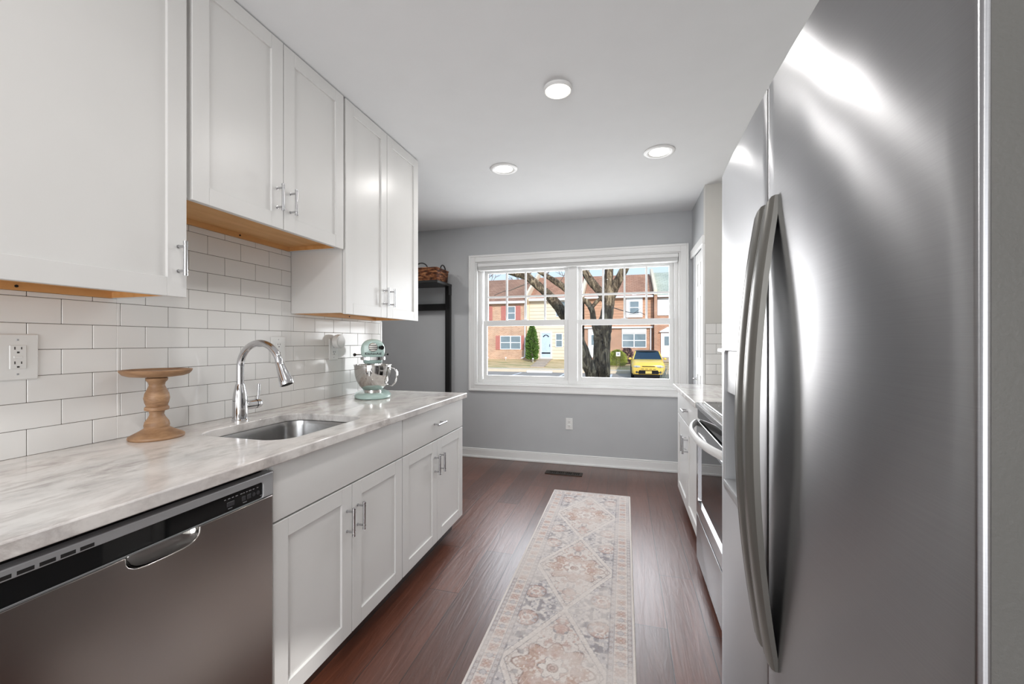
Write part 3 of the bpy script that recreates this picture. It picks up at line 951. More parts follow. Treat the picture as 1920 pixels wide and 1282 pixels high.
# ------------------------------------------------------------------ stove
sv = thing('stove', 'stainless steel electric stove with a black glass oven door and bowed handle', 'stove', (0.7, 2.068, 0))
VY0, VY1, VX = 1.690, 2.445, 0.376
MB().box(VX + 0.035, XR - 0.02, VY0, VY1, 0.045, 0.882, 0.002).build('body', m_fridge_side, sv)
for y in (VY0 + 0.05, VY1 - 0.05):
    for x in (0.46, 0.95): MB().cyl((x, y, 0.0), (x, y, 0.046), 0.016, 12).build('foot', m_black, sv)
dr = MB().box(VX, VX + 0.034, VY0 + 0.002, VY1 - 0.002, 0.055, 0.292, 0.004, 2); dro = dr.build('drawer', m_steel_plain, sv)
od = MB().plate([(VY0 + 0.002, 0.302), (VY1 - 0.002, 0.302), (VY1 - 0.002, 0.80), (VY0 + 0.002, 0.80)], [rrect(VY0 + 0.065, VY1 - 0.065, 0.372, 0.735, 0.012)], 'x', VX, VX + 0.034)
odo = od.build('oven_door', m_steel_plain, sv, bevel=0.003)
MB().box(VX + 0.006, VX + 0.033, VY0 + 0.062, VY1 - 0.062, 0.368, 0.739).build('oven_window', m_blackglass, odo)
wf = MB().plate(rrect(VY0 + 0.058, VY1 - 0.058, 0.365, 0.742, 0.015), [rrect(VY0 + 0.070, VY1 - 0.070, 0.377, 0.730, 0.010)], 'x', VX - 0.003, VX + 0.007)
wf.build('window_trim', m_chrome, odo)
oh = MB()
rings = []
for k in range(25):
    q = k / 24
    s = (q - 0.5) * 2
    y = VY0 + 0.012 + (VY1 - VY0 - 0.024) * q
    xo = VX - 0.004 - 0.062 * (1 - abs(s) ** 2.4)
    zc = 0.786
    rings.append([(xo + 0.010 * c_, y, zc + 0.017 * s_) for c_, s_ in ((1, 0.6), (0.4, 1), (-0.6, 0.9), (-1, 0.3), (-1, -0.4), (-0.5, -1), (0.5, -1), (1, -0.6))])
oh.rings(rings)
oh.build('handle', m_trim, odo, smooth=50)
MB().box(VX + 0.006, VX + 0.034, VY0 + 0.002, VY1 - 0.002, 0.808, 0.862, 0.002).build('vent_trim', m_blackglass, sv)
MB().box(VX - 0.006, VX + 0.036, VY0, VY1, 0.866, 0.893, 0.006, 2).build('front_rail', m_steel_plain, sv)
ck = MB().box(VX + 0.037, 0.945, VY0, VY1, 0.8825, 0.8985, 0.003); cko = ck.build('cooktop', m_blackglass, sv)
for (x, y, r) in ((0.53, 1.88, 0.10), (0.53, 2.26, 0.08), (0.80, 1.88, 0.08), (0.80, 2.26, 0.10)):
    MB().lathe([(r - 0.003, 0.8986), (r - 0.003, 0.8990), (r, 0.8990), (r, 0.8986)], (x, y, 0), 40, caps=False).build('burner_ring', m_mark, cko)
bg = MB().prism([(0.948, 0.8825), (XR - 0.02, 0.8825), (XR - 0.02, 1.055), (0.975, 1.055)], 'y', VY0, VY1); bgo = bg.build('backguard', m_steel_plain, sv, bevel=0.004)
for y in (1.76, 1.84, 2.29, 2.37):
    MB().lathe([(0.0, 0.0), (0.020, 0.0), (0.018, 0.018), (0.0, 0.019)], (0.9595, y, 0.965), 20, Matrix.Rotation(-PI / 2, 4, 'Y')).build('knob', m_black, bgo)

# white appliance on the right counter, mostly behind the refrigerator
ap = thing('coffee_maker', 'white and steel appliance with an overhanging lid on the right counter, mostly behind the refrigerator', 'coffee maker', (0.75, 3.05, CT))
MB().box(0.655, 0.86, 2.95, 3.15, CT + 0.0002, 0.925, 0.008, 2).build('base', m_silver, ap)
MB().box(0.76, 0.86, 2.955, 3.145, 0.9255, 1.150, 0.008, 2).build('tank', m_steel_plain, ap)
MB().lathe([(0.0, 0.9255), (0.05, 0.9255), (0.058, 0.96), (0.058, 1.03), (0.045, 1.075), (0.0, 1.08)], (0.705, 3.05, 0), 24).build('carafe', m_bowl, ap)
MB().box(0.62, 0.865, 2.945, 3.155, 1.1505, 1.178, 0.009, 3).build('lid', m_plate, ap)

# ------------------------------------------------------------------ window
wi = struct_empty('window_1', (-0.51, YW + 0.1, 0.70), 'double window with white grids in the back wall')
cs = MB()
X0, X1, Z0, Z1 = -1.603, 0.572, 0.704, 2.137
def frame_boxes(mb, x0, x1, z0, z1, w, y0, y1, b=0.003):
    mb.box(x0, x0 + w, y0, y1, z0, z1, b).box(x1 - w, x1, y0, y1, z0, z1, b)
    mb.box(x0 + w, x1 - w, y0, y1, z0, z0 + w, b).box(x0 + w, x1 - w, y0, y1, z1 - w, z1, b)
frame_boxes(cs, X0, X1, Z0, Z1, 0.072, YW - 0.015, YW + 0.001, 0.003)
frame_boxes(cs, X0, X1, Z0, Z1, 0.022, YW - 0.022, YW - 0.010, 0.004)
frame_boxes(cs, X0 + 0.062, X1 - 0.062, Z0 + 0.062, Z1 - 0.062, 0.010, YW - 0.018, YW - 0.012, 0.002)
cs.build('casing', m_trim, wi)
jb = MB()
frame_boxes(jb, -1.531, 0.504, 0.774, 2.071, 0.016, YW + 0.001, YW + 0.150, 0.0)
frame_boxes(jb, -1.516, 0.489, 0.789, 2.056, 0.036, YW + 0.060, YW + 0.145, 0.003)
jb.box(-0.556, -0.464, YW + 0.057, YW + 0.148, 0.80, 2.05, 0.003)
jb.box(-1.49, 0.46, YW + 0.0585, YW + 0.1465, 2.0, 2.05, 0.003)
jb.build('window_frame', m_trim, wi)
for (gx0, gx1) in ((-1.428, -0.598), (-0.42, 0.413)):
    w = 0.040
    yl = YW + 0.075; yu = YW + 0.112
    lo = MB()
    lo.box(gx0 - w, gx0, yl, yl + 0.03, 0.812, 1.449, 0.003).box(gx1, gx1 + w, yl, yl + 0.03, 0.812, 1.449, 0.003)
    lo.box(gx0, gx1, yl, yl + 0.03, 0.812, 0.866, 0.003).box(gx0, gx1, yl, yl + 0.03, 1.391, 1.449, 0.003)
    lo.box((gx0 + gx1) / 2 - 0.03, (gx0 + gx1) / 2 + 0.03, yl + 0.004, yl + 0.028, 1.449, 1.456, 0.002)
    los = lo.build('lower_sash', m_trim, wi)
    MB().box(gx0 - 0.006, gx1 + 0.006, yl + 0.013, yl + 0.017, 0.86, 1.397).build('pane', m_glass, los)
    up = MB()
    up.box(gx0 - w, gx0, yu, yu + 0.03, 1.40, 2.0, 0.003).box(gx1, gx1 + w, yu, yu + 0.03, 1.40, 2.0, 0.003)
    up.box(gx0, gx1, yu, yu + 0.03, 1.40, 1.447, 0.003).box(gx0, gx1, yu, yu + 0.03, 1.957, 2.0, 0.003)
    for k in (1, 2, 3):
        xm = gx0 + (gx1 - gx0) * k / 4
        up.box(xm - 0.010, xm + 0.010, yu + 0.008, yu + 0.022, 1.447, 1.957, 0.002)
    up.box(gx0, gx1, yu + 0.0085, yu + 0.0215, 1.693, 1.713, 0.002)
    ups = up.build('upper_sash', m_trim, wi)
    MB().box(gx0 - 0.006, gx1 + 0.006, yu + 0.013, yu + 0.017, 1.44, 1.963).build('pane', m_glass, ups)
bl = thing('window_blind', 'white blind drawn fully up at the top of the window', 'blind', (-0.51, YW + 0.03, 1.99))
MB().box(-1.512, 0.485, YW + 0.004, YW + 0.055, 2.016, 2.054, 0.004).build('headrail', m_trim, bl)
bls = MB()
for k in range(5):
    z = 1.990 + k * 0.0048
    bls.box(-1.505, 0.478, YW + 0.006, YW + 0.054, z, z + 0.0036, 0.001)
bls.build('slats', m_trim, bl)
MB().box(-1.505, 0.478, YW + 0.006, YW + 0.054, 1.976, 1.9885, 0.003).build('bottom_rail', m_trim, bl)

# closet door
cd = struct_empty('door_1', (0.62, 3.78, 0), 'white panelled closet door on the right')
dx = 0.606
db = MB()
db.box(dx + 0.006, dx + 0.034, 3.572, 3.983, 0.01, 1.985)
rails = [0.01, 0.22, 0.94, 1.09, 1.60, 1.70, 1.985]
for (a, b) in ((0.01, 0.22), (0.94, 1.09), (1.60, 1.70), (1.885, 1.985)):
    db.box(dx, dx + 0.008, 3.572, 3.983, a, b, 0.003)
for (a, b) in ((3.572, 3.665), (3.745, 3.81), (3.89, 3.983)):
    db.box(dx - 0.0008, dx + 0.0085, a, b, 0.011, 1.984, 0.003)
for (a, b) in ((0.25, 0.91), (1.12, 1.57), (1.73, 1.855)):
    for (c_, e_) in ((3.685, 3.725), (3.83, 3.87)):
        db.box(dx + 0.002, dx + 0.01, c_, e_, a, b, 0.003)
dpan = db.build('door_slab', m_trim, cd)
MB().lathe([(0.0, 0.0), (0.009, 0.0), (0.006, 0.012), (0.013, 0.022), (0.011, 0.031), (0.0, 0.033)], (dx + 0.001, 3.93, 0.90), 18, Matrix.Rotation(-PI / 2, 4, 'Y')).build('door_handle', m_pull, dpan)
ct = MB()
ct.box(XC - 0.020, XC + 0.002, YS + 0.004, 4.125, 1.985, 2.055, 0.004)
ct.box(XC - 0.016, XC + 0.002, YS + 0.004, 3.573, 0, 1.985, 0.003)
ct.build('casing', m_trim, cd)

# ------------------------------------------------------------------ ceiling lamps
def ceiling_lamp(x, y, label, R=0.096, r=0.062, dome=False, watt=None, group='recessed ceiling lamps'):
    t = thing('recessed_ceiling_lamp', label, 'ceiling lamp', (x, y, H), group)
    z = H - 0.0006
    if dome:
        MB().lathe([(r + 0.004, z), (R, z), (R, z - 0.008), (R - 0.006, z - 0.014), (r + 0.004, z - 0.016)], (x, y, 0), 40, caps=False).build('trim_ring', m_trim, t)
        MB().lathe([(0.0, z - 0.034), (r * 0.5, z - 0.031), (r * 0.85, z - 0.022), (r + 0.003, z - 0.010), (r + 0.003, z - 0.002), (0.0, z - 0.002)], (x, y, 0), 40).build('lens', m_lens_soft, t)
    else:
        MB().lathe([(r, z), (R, z), (R, z - 0.004), (R - 0.010, z - 0.009), (r + 0.006, z - 0.007), (r, z - 0.003)], (x, y, 0), 40, caps=False).build('trim_ring', m_trim, t)
        MB().lathe([(0.0, z - 0.0030), (r - 0.0005, z - 0.0030), (r - 0.0005, z - 0.0015), (0.0, z - 0.0015)], (x, y, 0), 40).build('lens', m_lens, t)
    ld = bpy.data.lights.new('lamp_light', 'AREA')
    ld.shape = 'DISK'; ld.size = 2 * r; ld.energy = watt or LAMP_W; ld.color = (1.0, 0.975, 0.945)
    lo_ = bpy.data.objects.new('lamp_light', ld)
    C.objects.link(lo_); lo_.parent = t; lo_.location = (0, 0, -0.04 if dome else -0.012)
    return t
ceiling_lamp(-0.311, 1.984, 'domed round ceiling lamp nearest the camera, alone in its row', 0.069, 0.058, dome=True)
ceiling_lamp(-0.822, 2.806, 'flat round recessed ceiling lamp near the left wall cabinets')
ceiling_lamp(0.213, 2.816, 'flat round recessed ceiling lamp near the refrigerator side')
for (x, y) in ((-0.35, 0.35), (-0.35, -1.3)):
    ceiling_lamp(x, y, 'added round ceiling lamp, unseen behind the camera', watt=6.0)  # unseen lamps added to fill the room with light
ceiling_lamp(-2.3, 3.0, 'added round ceiling lamp, unseen in the nook behind the wall cabinets', watt=7.0)  # hidden lamp added to brighten the nook wall

# ------------------------------------------------------------------ rug (woven pattern computed per point)
def rug():
    x0, x1, y0, y1, zt = -0.563, 0.042, 0.95, 3.39, 0.007
    nx, ny = 201, 800
    xs = np.linspace(0, x1 - x0, nx); ys = np.linspace(y0, y1, ny)
    Xg, Yg = np.meshgrid(xs, ys)
    rng = np.random.default_rng(5)
    def vnoise(u, v, seed):
        r = np.random.default_rng(seed); T = r.random((64, 64))
        iu = np.floor(u).astype(int); iv = np.floor(v).astype(int); fu = u - iu; fv = v - iv
        fu = fu * fu * (3 - 2 * fu); fv = fv * fv * (3 - 2 * fv)
        g = lambda a, b: T[a % 64, b % 64]
        return (g(iu, iv) * (1 - fu) + g(iu + 1, iv) * fu) * (1 - fv) + (g(iu, iv + 1) * (1 - fu) + g(iu + 1, iv + 1) * fu) * fv
    W = x1 - x0
    cx = W / 2
    sx = np.abs(Xg - cx)
    per = 0.706
    cy = 2.235
    k = np.round((Yg - cy) / per)
    dy = np.abs(Yg - (cy + k * per))
    L = lambda c: np.array(lin(c)[:3])
    cream = L((206, 198, 193)); pink = L((188, 162, 153)); blue = L((178, 174, 177)); tan = L((178, 152, 136)); grey = L((142, 138, 141)); brown = L((134, 112, 104)); white = L((216, 209, 203))
    col = np.broadcast_to(cream, Xg.shape + (3,)).copy()
    def put(mask, c, a=1.0):
        m = np.clip(mask * 1.0, 0, 1)[..., None] * a
        col[:] = col * (1 - m) + c * m
    def line(d, w): return np.abs(d) < w
    hw = W / 2 - 0.105                     # half width of the field
    half = per / 2
    field = sx < hw
    # stepped diamond
    q = 0.014
    sxs = np.floor(sx / q) * q; dys = np.floor(dy / q) * q
    D = sxs / (hw * 1.02) + dys / (half * 0.98)
    Dc = sx / (hw * 1.02) + dy / (half * 0.98)
    put(field, blue, 0.75)
    mott = lambda sc, sd: vnoise(sx * sc, dy * sc, sd)
    put(field & (D >= 1.0) & (mott(60, 1) > 0.58), grey, 0.75)
    put(field & (D >= 1.0) & (mott(85, 2) > 0.66), white, 0.7)
    cornr = np.hypot(sx - hw * 0.80, dy - half * 0.72)
    put(field & (cornr < 0.05) & (mott(110, 3) > 0.38), pink, 0.8)
    put(field & line(cornr - 0.05, 0.003), brown, 0.6)
    put(field & line(cornr - 0.02, 0.004), white, 0.8)
    ins = field & (D < 1.0)
    put(ins, cream, 1.0)
    put(field & line(D - 1.0, 0.030) & (sx < hw), white, 0.6)
    put(field & line(Dc - 0.93, 0.010), grey, 0.8)
    put(field & line(Dc - 1.07, 0.010), grey, 0.7)
    # scrolls inside the diamond
    put(ins & (D < 0.9) & line(mott(42, 4) - 0.5, 0.035), brown, 0.45)
    put(ins & (D < 0.9) & (mott(70, 5) > 0.74), grey, 0.6)
    put(ins & (D < 0.9) & (mott(64, 6) > 0.78), pink, 0.7)
    # inner medallion
    th = np.arctan2(dy, sx + 1e-6)
    rr_ = np.hypot(sx / 0.135, dy / 0.115)
    pet = rr_ / (1 + 0.16 * np.cos(8 * th))
    put(ins & (pet < 1.0), pink, 0.7)
    put(ins & (pet < 1.0) & (mott(75, 7) > 0.6), tan, 0.55)
    put(ins & (pet < 1.0) & (mott(95, 8) > 0.70), white, 0.8)
    put(ins & line(pet - 1.0, 0.03), brown, 0.6)
    star = np.hypot(sx, dy) / (1 + 0.25 * np.cos(6 * th))
    put(ins & (star < 0.045), white, 0.95)
    put(ins & line(star - 0.045, 0.0022), grey, 0.8)
    put(ins & (np.hypot(sx, dy) < 0.020), pink, 0.9)
    put(ins & line(np.hypot(sx, dy) - 0.020, 0.003), brown, 0.8)
    put(ins & line(np.hypot(sx, dy) - 0.009, 0.002), brown, 0.8)
    tip = np.hypot(sx, (dy - half * 0.62))
    put(ins & (tip / (1 + 0.3 * np.cos(5 * np.arctan2(dy - half * 0.62, sx + 1e-6))) < 0.03), pink, 0.75)
    put(ins & line(tip - 0.032, 0.002), grey, 0.6)
    # border
    e = np.minimum(np.minimum(sx * 0 + (W / 2 - sx), Yg - y0), y1 - Yg)
    bord = e < 0.105
    put(bord, cream, 1.0)
    put(bord & (e > 0.085), blue, 0.55)
    put(bord & (e < 0.030), blue, 0.5)
    along = np.where((W / 2 - sx) < np.minimum(Yg - y0, y1 - Yg), Yg, Xg)
    am = np.abs(((along / 0.085) % 1.0) - 0.5) * 0.085
    bc = e - 0.058
    mot = np.hypot(am, bc)
    bn = lambda sc, sd: vnoise(am * sc + 3, np.abs(bc) * sc, sd)
    put(bord & (np.abs(bc) < 0.026) & line(bn(90, 11) - 0.5, 0.07), grey, 0.55)
    put(bord & (np.abs(bc) < 0.026) & (bn(120, 12) > 0.68), pink, 0.7)
    mo = mot / (1 + 0.3 * np.cos(4 * np.arctan2(bc, am + 1e-6)))
    put(bord & (mo < 0.015), pink, 0.5); put(bord & line(mo - 0.015, 0.0015), brown, 0.5); put(bord & (mot < 0.005), tan, 0.7)
    am3 = np.abs((((along + 0.0425) / 0.085) % 1.0) - 0.5) * 0.085
    m3 = np.hypot(am3, bc * 0.8)
    put(bord & (m3 < 0.009), blue, 0.7); put(bord & line(m3 - 0.011, 0.0014), grey, 0.6)
    for ee, w in ((0.105, 0.0022), (0.085, 0.0020), (0.030, 0.0020), (0.014, 0.0016)):
        put(line(e - ee, w), grey, 0.7)
    am2 = np.abs(((along / 0.03) % 1.0) - 0.5) * 0.03
    put(line(np.hypot(am2, e - 0.095) - 0.005, 0.002), brown, 0.5)
    put(line(np.hypot(am2, e - 0.022) - 0.005, 0.002), brown, 0.45)
    put(e < 0.010, white, 0.9)
    lace = np.minimum(np.abs(mott(46, 14) - 0.5), np.abs(mott(80, 15) - 0.5))
    put(field & (lace < 0.022), brown, 0.28)
    put(field & (np.abs(mott(30, 16) - 0.5) < 0.02), white, 0.5)
    # worn pile
    fade = vnoise(Xg * 9 + 7, Yg * 7, 21) * 0.6 + vnoise(Xg * 40, Yg * 34, 22) * 0.4
    put(np.clip((fade - 0.38) * 2.2, 0, 0.6), cream, 1.0)
    fib = vnoise(Xg * 500, Yg * 420, 23)[..., None]
    col *= 0.93 + 0.12 * fib
    # mesh
    V = np.zeros((ny, nx, 3)); V[..., 0] = Xg + x0; V[..., 1] = Yg
    zz = zt + 0.0006 * vnoise(Xg * 300, Yg * 300, 31)
    ed = np.minimum(np.minimum(Xg, W - Xg), np.minimum(Yg - y0, y1 - Yg))
    V[..., 2] = np.where(ed < 1e-6, 0.0004, zz)
    idx = np.arange(nx * ny).reshape(ny, nx)
    F = np.stack([idx[:-1, :-1], idx[:-1, 1:], idx[1:, 1:], idx[1:, :-1]], -1).reshape(-1, 4)
    org = np.array([(x0 + x1) / 2, (y0 + y1) / 2, 0])
    me = bpy.data.meshes.new('runner_rug')
    me.vertices.add(nx * ny); me.vertices.foreach_set('co', (V - org).reshape(-1))
    me.loops.add(F.size); me.loops.foreach_set('vertex_index', F.reshape(-1).astype(np.int32))
    me.polygons.add(len(F)); me.polygons.foreach_set('loop_start', np.arange(0, F.size, 4, dtype=np.int32)); me.polygons.foreach_set('loop_total', np.full(len(F), 4, dtype=np.int32))
    me.update(); me.validate()
    at = me.color_attributes.new('weave', 'FLOAT_COLOR', 'POINT')
    rgba = np.ones((nx * ny, 4), dtype=np.float32); rgba[:, :3] = col.reshape(-1, 3)
    at.data.foreach_set('color', rgba.reshape(-1))
    m, nt, b = new_mat('woven_rug')
    a = node(nt, 'ShaderNodeAttribute', attribute_name='weave')
    nt.links.new(a.outputs['Color'], b.inputs['Base Color'])
    b.inputs['Roughness'].default_value = 0.95
    b.inputs['Specular IOR Level'].default_value = 0.1
    n = noise(nt, coords(nt, (1, 1, 1)), 500, 2)
    bump(nt, b, n.outputs['Fac'], 0.3, 0.002)
    me.materials.append(m)
    o = bpy.data.objects.new('runner_rug', me)
    C.objects.link(o); o.location = org
    return tag(o, 'faded oriental runner rug in cream, pink and grey on the wooden floor', 'rug')
rug()

# floor register
fv = thing('floor_vent', 'dark brown metal floor vent in front of the back wall', 'vent', (-0.547, 3.84, 0))
fr_ = MB().plate(rrect(-0.718, -0.376, 3.792, 3.892, 0.006, 3), [[(-0.692, 3.812), (-0.402, 3.812), (-0.402, 3.872), (-0.692, 3.872)]], 'z', 0.0003, 0.005)
m_bronze = mat('bronze_metal', (58, 46, 38), 0.45, 0.6)
fr_.build('frame', m_bronze, fv)
MB().box(-0.692, -0.402, 3.812, 3.872, 0.0003, 0.0012).build('duct', m_dark, fv)
for k in range(17):
    x = -0.690 + k * 0.0179
    MB().box(x, x + 0.0045 + (0.006 if k % 4 == 0 else 0), 3.812, 3.872, 0.0014, 0.0042).build('louvre', m_bronze, fv)

# ------------------------------------------------------------------ hall rack with basket against the back wall
hk = thing('hall_rack', 'tall black metal rack with a top shelf against the back wall beyond the counter', 'rack', (-2.2, 4.0, 0))
for x in (-1.852, -2.75):
    MB().box(x, x + 0.056, 4.085, 4.125, 0, 1.81, 0.002).build('post', m_blackmetal, hk)
MB().box(-2.693, -1.853, 4.09, 4.12, 1.560, 1.630, 0.002).build('crossbar', m_blackmetal, hk)
MB().box(-2.77, -1.792, 3.772, 4.128, 1.8105, 1.838, 0.003).build('top_shelf', m_blackmetal, hk)
for x in (-1.795, -2.758):
    MB().box(x - 0.006, x, 4.055, 4.128, 1.72, 1.8100, 0.001).build('bracket', m_blackmetal, hk)

def wicker():
    m, nt, b = new_mat('dark_wicker')
    v = coords(nt, (16, 16, 62))
    n = noise(nt, v, 1.0, 2, 0.5, 0.6)
    r = ramp(nt, n.outputs['Fac'], [(0.32, lin((40, 22, 14))), (0.5, lin((116, 66, 38))), (0.66, lin((176, 124, 84)))])
    nt.links.new(r.outputs[0], b.inputs['Base Color'])
    b.inputs['Roughness'].default_value = 0.55
    bump(nt, b, n.outputs['Fac'], 0.8, 0.01)
    return m
m_wicker = wicker()
bk = thing('wicker_basket', 'dark wicker basket with two looped handles on top of the black rack', 'basket', (-2.08, 3.95, 1.838))
mb = MB()
def brr(g, z): return [(x, y, z) for x, y in rrect(-2.37 - g, -1.813 + g, 3.800 - g, 4.105 + g, 0.03, 4)]
rows = []
nrow = 30
for k in range(nrow + 1):
    z = 1.8385 + 0.128 * k / nrow
    g = -0.010 + 0.010 * k / nrow
    rows.append(brr(g + (0.0028 if k % 2 else -0.0005), z))
mb.rings(rows, cap0=True, cap1=False)
rin = [brr(-0.018, 1.966), brr(-0.024, 1.90), brr(-0.028, 1.85)]
mb.rings([rows[-1]] + rin, cap0=False, cap1=True)
mb.build('body', m_wicker, bk)
rimp = brr(0.002, 1.966)
MB().rings([[Vector(p) + d for d in (Vector((0, 0, 0.007)), Vector((0, 0, 0)) + (Vector((-2.09, 3.95, 1.966)) - Vector(p)).normalized() * 0.008, Vector((0, 0, -0.006)), (Vector(p) - Vector((-2.09, 3.95, 1.966))).normalized() * 0.007)] for p in rimp], loop=True).build('rim', m_wicker, bk)
for xx in (-1.815, -2.368):
    pts = [(xx, 3.952 - 0.062 * math.cos(PI * k / 12), 1.955 + 0.058 * math.sin(PI * k / 12)) for k in range(13)]
    hd_ = MB().tube(pts, 0.0065, 10)
    hd_.build('handle', m_blackmetal, bk)
pts = [(-1.985 - 0.07 * math.cos(PI * k / 12), 3.804, 1.955 + 0.062 * math.sin(PI * k / 12)) for k in range(13)]
MB().tube(pts, 0.0065, 10).build('handle', m_blackmetal, bk)

# ================================================================== the street outside
def brick_mat(name, c1, c2, mort, sc=(0.22, 0.075), msize=0.008):
    m, nt, b = new_mat(name)
    g = node(nt, 'ShaderNodeNewGeometry')
    sp_ = node(nt, 'ShaderNodeSeparateXYZ'); cb = node(nt, 'ShaderNodeCombineXYZ')
    nt.links.new(g.outputs['Position'], sp_.inputs[0])
    nt.links.new(sp_.outputs['X'], cb.inputs['X']); nt.links.new(sp_.outputs['Z'], cb.inputs['Y'])
    br = node(nt, 'ShaderNodeTexBrick')
    br.inputs['Scale'].default_value = 1.0
    br.inputs['Brick Width'].default_value = sc[0]; br.inputs['Row Height'].default_value = sc[1]
    br.inputs['Mortar Size'].default_value = msize
    br.inputs['Color1'].default_value = lin(c1); br.inputs['Color2'].default_value = lin(c2); br.inputs['Mortar'].default_value = lin(mort)
    nt.links.new(cb.outputs[0], br.inputs['Vector'])
    n = noise(nt, cb.outputs[0], 1.3, 4)
    r = ramp(nt, n.outputs['Fac'], [(0.3, (0.85, 0.85, 0.85)), (0.7, (1.12, 1.1, 1.08))])
    nt.links.new(mixc(nt, br.outputs['Color'], r.outputs[0], 1.0, 'MULTIPLY'), b.inputs['Base Color'])
    b.inputs['Roughness'].default_value = 0.9
    return m
def lap_mat(name, c, dark, pitch):
    m, nt, b = new_mat(name)
    v = wcoords(nt, (1, 1, 1 / pitch))
    sp_ = node(nt, 'ShaderNodeSeparateXYZ'); nt.links.new(v, sp_.inputs[0])
    fr__ = node(nt, 'ShaderNodeMath', operation='FRACT'); nt.links.new(sp_.outputs['Z'], fr__.inputs[0])
    r = ramp(nt, fr__.outputs[0], [(0.0, lin(dark)), (0.09, lin(dark)), (0.17, lin(c))])
    n = noise(nt, v, 1.0, 3)
    r2 = ramp(nt, n.outputs['Fac'], [(0.3, (0.94, 0.94, 0.94)), (0.7, (1.04, 1.04, 1.04))])
    nt.links.new(mixc(nt, r.outputs[0], r2.outputs[0], 1.0, 'MULTIPLY'), b.inputs['Base Color'])
    b.inputs['Roughness'].default_value = 0.8
    return m
m_brickA = brick_mat('tan_red_brick', (192, 146, 116), (212, 170, 138), (214, 198, 180))
m_brickC = brick_mat('red_brown_brick', (176, 128, 102), (194, 147, 119), (198, 174, 152))
m_shingleA = brick_mat('brown_roof_shingles', (156, 117, 94), (172, 133, 109), (132, 97, 78), (0.35, 0.13), 0.012)
m_shingleC = brick_mat('red_brown_roof_shingles', (172, 123, 96), (188, 141, 112), (148, 104, 82), (0.35, 0.13), 0.012)
m_shingleD = brick_mat('grey_green_roof_shingles', (182, 185, 166), (196, 199, 182), (160, 163, 146), (0.35, 0.13), 0.012)
m_siding = lap_mat('cream_lap_siding', (234, 219, 194), (186, 168, 140), 0.28)
m_woodlap = lap_mat('brown_lap_boards', (204, 156, 124), (160, 116, 88), 0.22)
m_extwhite = mat('white_exterior_paint', (238, 238, 238), 0.5, var=0.01)
m_cream = mat('cream_stucco', (236, 216, 186), 0.8)
m_shutter = mat('faded_red_shutter', (194, 124, 112), 0.6)
m_hpane = mat('curtained_house_glass', (128, 142, 148), 0.08, var=0.1, vscale=2)
m_bluedoor = mat('pale_blue_storm_door', (206, 222, 240), 0.3)
m_asph = mat('asphalt', (166, 154, 142), 0.9, var=0.08, vscale=2)
m_conc = mat('pale_concrete', (222, 204, 178), 0.9, var=0.04, vscale=2)
m_stone = mat('path_stone', (176, 160, 144), 0.9, var=0.08, vscale=3)

def lawn_mat():
    m, nt, b = new_mat('dry_winter_lawn')
    v = wcoords(nt, (0.5, 1.6, 1))
    n = noise(nt, v, 1.4, 6, 0.65)
    r = ramp(nt, n.outputs['Fac'], [(0.36, lin((150, 150, 100))), (0.5, lin((204, 176, 130))), (0.7, lin((228, 202, 158)))])
    nt.links.new(r.outputs[0], b.inputs['Base Color'])
    b.inputs['Roughness'].default_value = 1.0
    return m
m_lawn = lawn_mat()

def street_strip(name, m, poly, x0, x1):
    return MB().prism(poly, 'x', x0, x1).build(name, m, smooth=0)
structure(street_strip('ground_street', m_asph, [(15.0, -0.95), (27.3, -0.95), (27.3, -0.80), (15.0, -0.80)], -34, 30))
structure(street_strip('ground_curb', m_conc, [(27.3, -0.95), (28.3, -0.95), (28.3, -0.60), (27.3, -0.62)], -34, 30))
structure(street_strip('ground_lawn', m_lawn, [(28.3, -0.95), (60, -0.95), (60, 0.1), (33.2, -0.10), (31.9, -0.16), (28.3, -0.58)], -34, 30))
structure(street_strip('ground_yard', m_lawn, [(4.3, -0.95), (15.0, -0.95), (15.0, -0.70), (4.3, -0.60)], -34, 30))
for i, (x, y) in enumerate(((-4.9, 26.4), (-3.6, 24.6), (-6.8, 26.0))):
    pass
for x, lab in ((-9.5, 'white painted parking line in front of the brick house'), (-6.6, 'white painted parking line leading towards the garden steps'), (-3.7, 'white painted parking line below the right part of the cream house'), (-0.8, 'white painted parking line between the big tree and the yellow car')):
    tag(MB().box(x - 0.06, x + 0.06, 22.2, 26.6, -0.7995, -0.797).build('parking_line', m_extwhite), lab, 'road marking', 'parking lines')
ws_ = MB().box(-6.25, -4.55, 26.6, 26.85, -0.8, -0.66, 0.03)
tag(ws_.build('wheel_stop', m_extwhite), 'white concrete wheel stop in front of the curb below the cream house', 'wheel stop')
# garden path with steps
gp = thing('garden_steps', 'grey stone steps climbing the lawn to the pale blue door', 'steps', (-6.1, 30, -0.58))
for k in range(5):
    y = 28.5 + k * 0.75
    z = -0.45 + k * 0.085
    x = -5.93 - k * 0.02
    MB().box(x - 0.5, x + 0.5, y, y + 0.75, z - 0.3, z, 0.02).build('step', m_stone, gp)

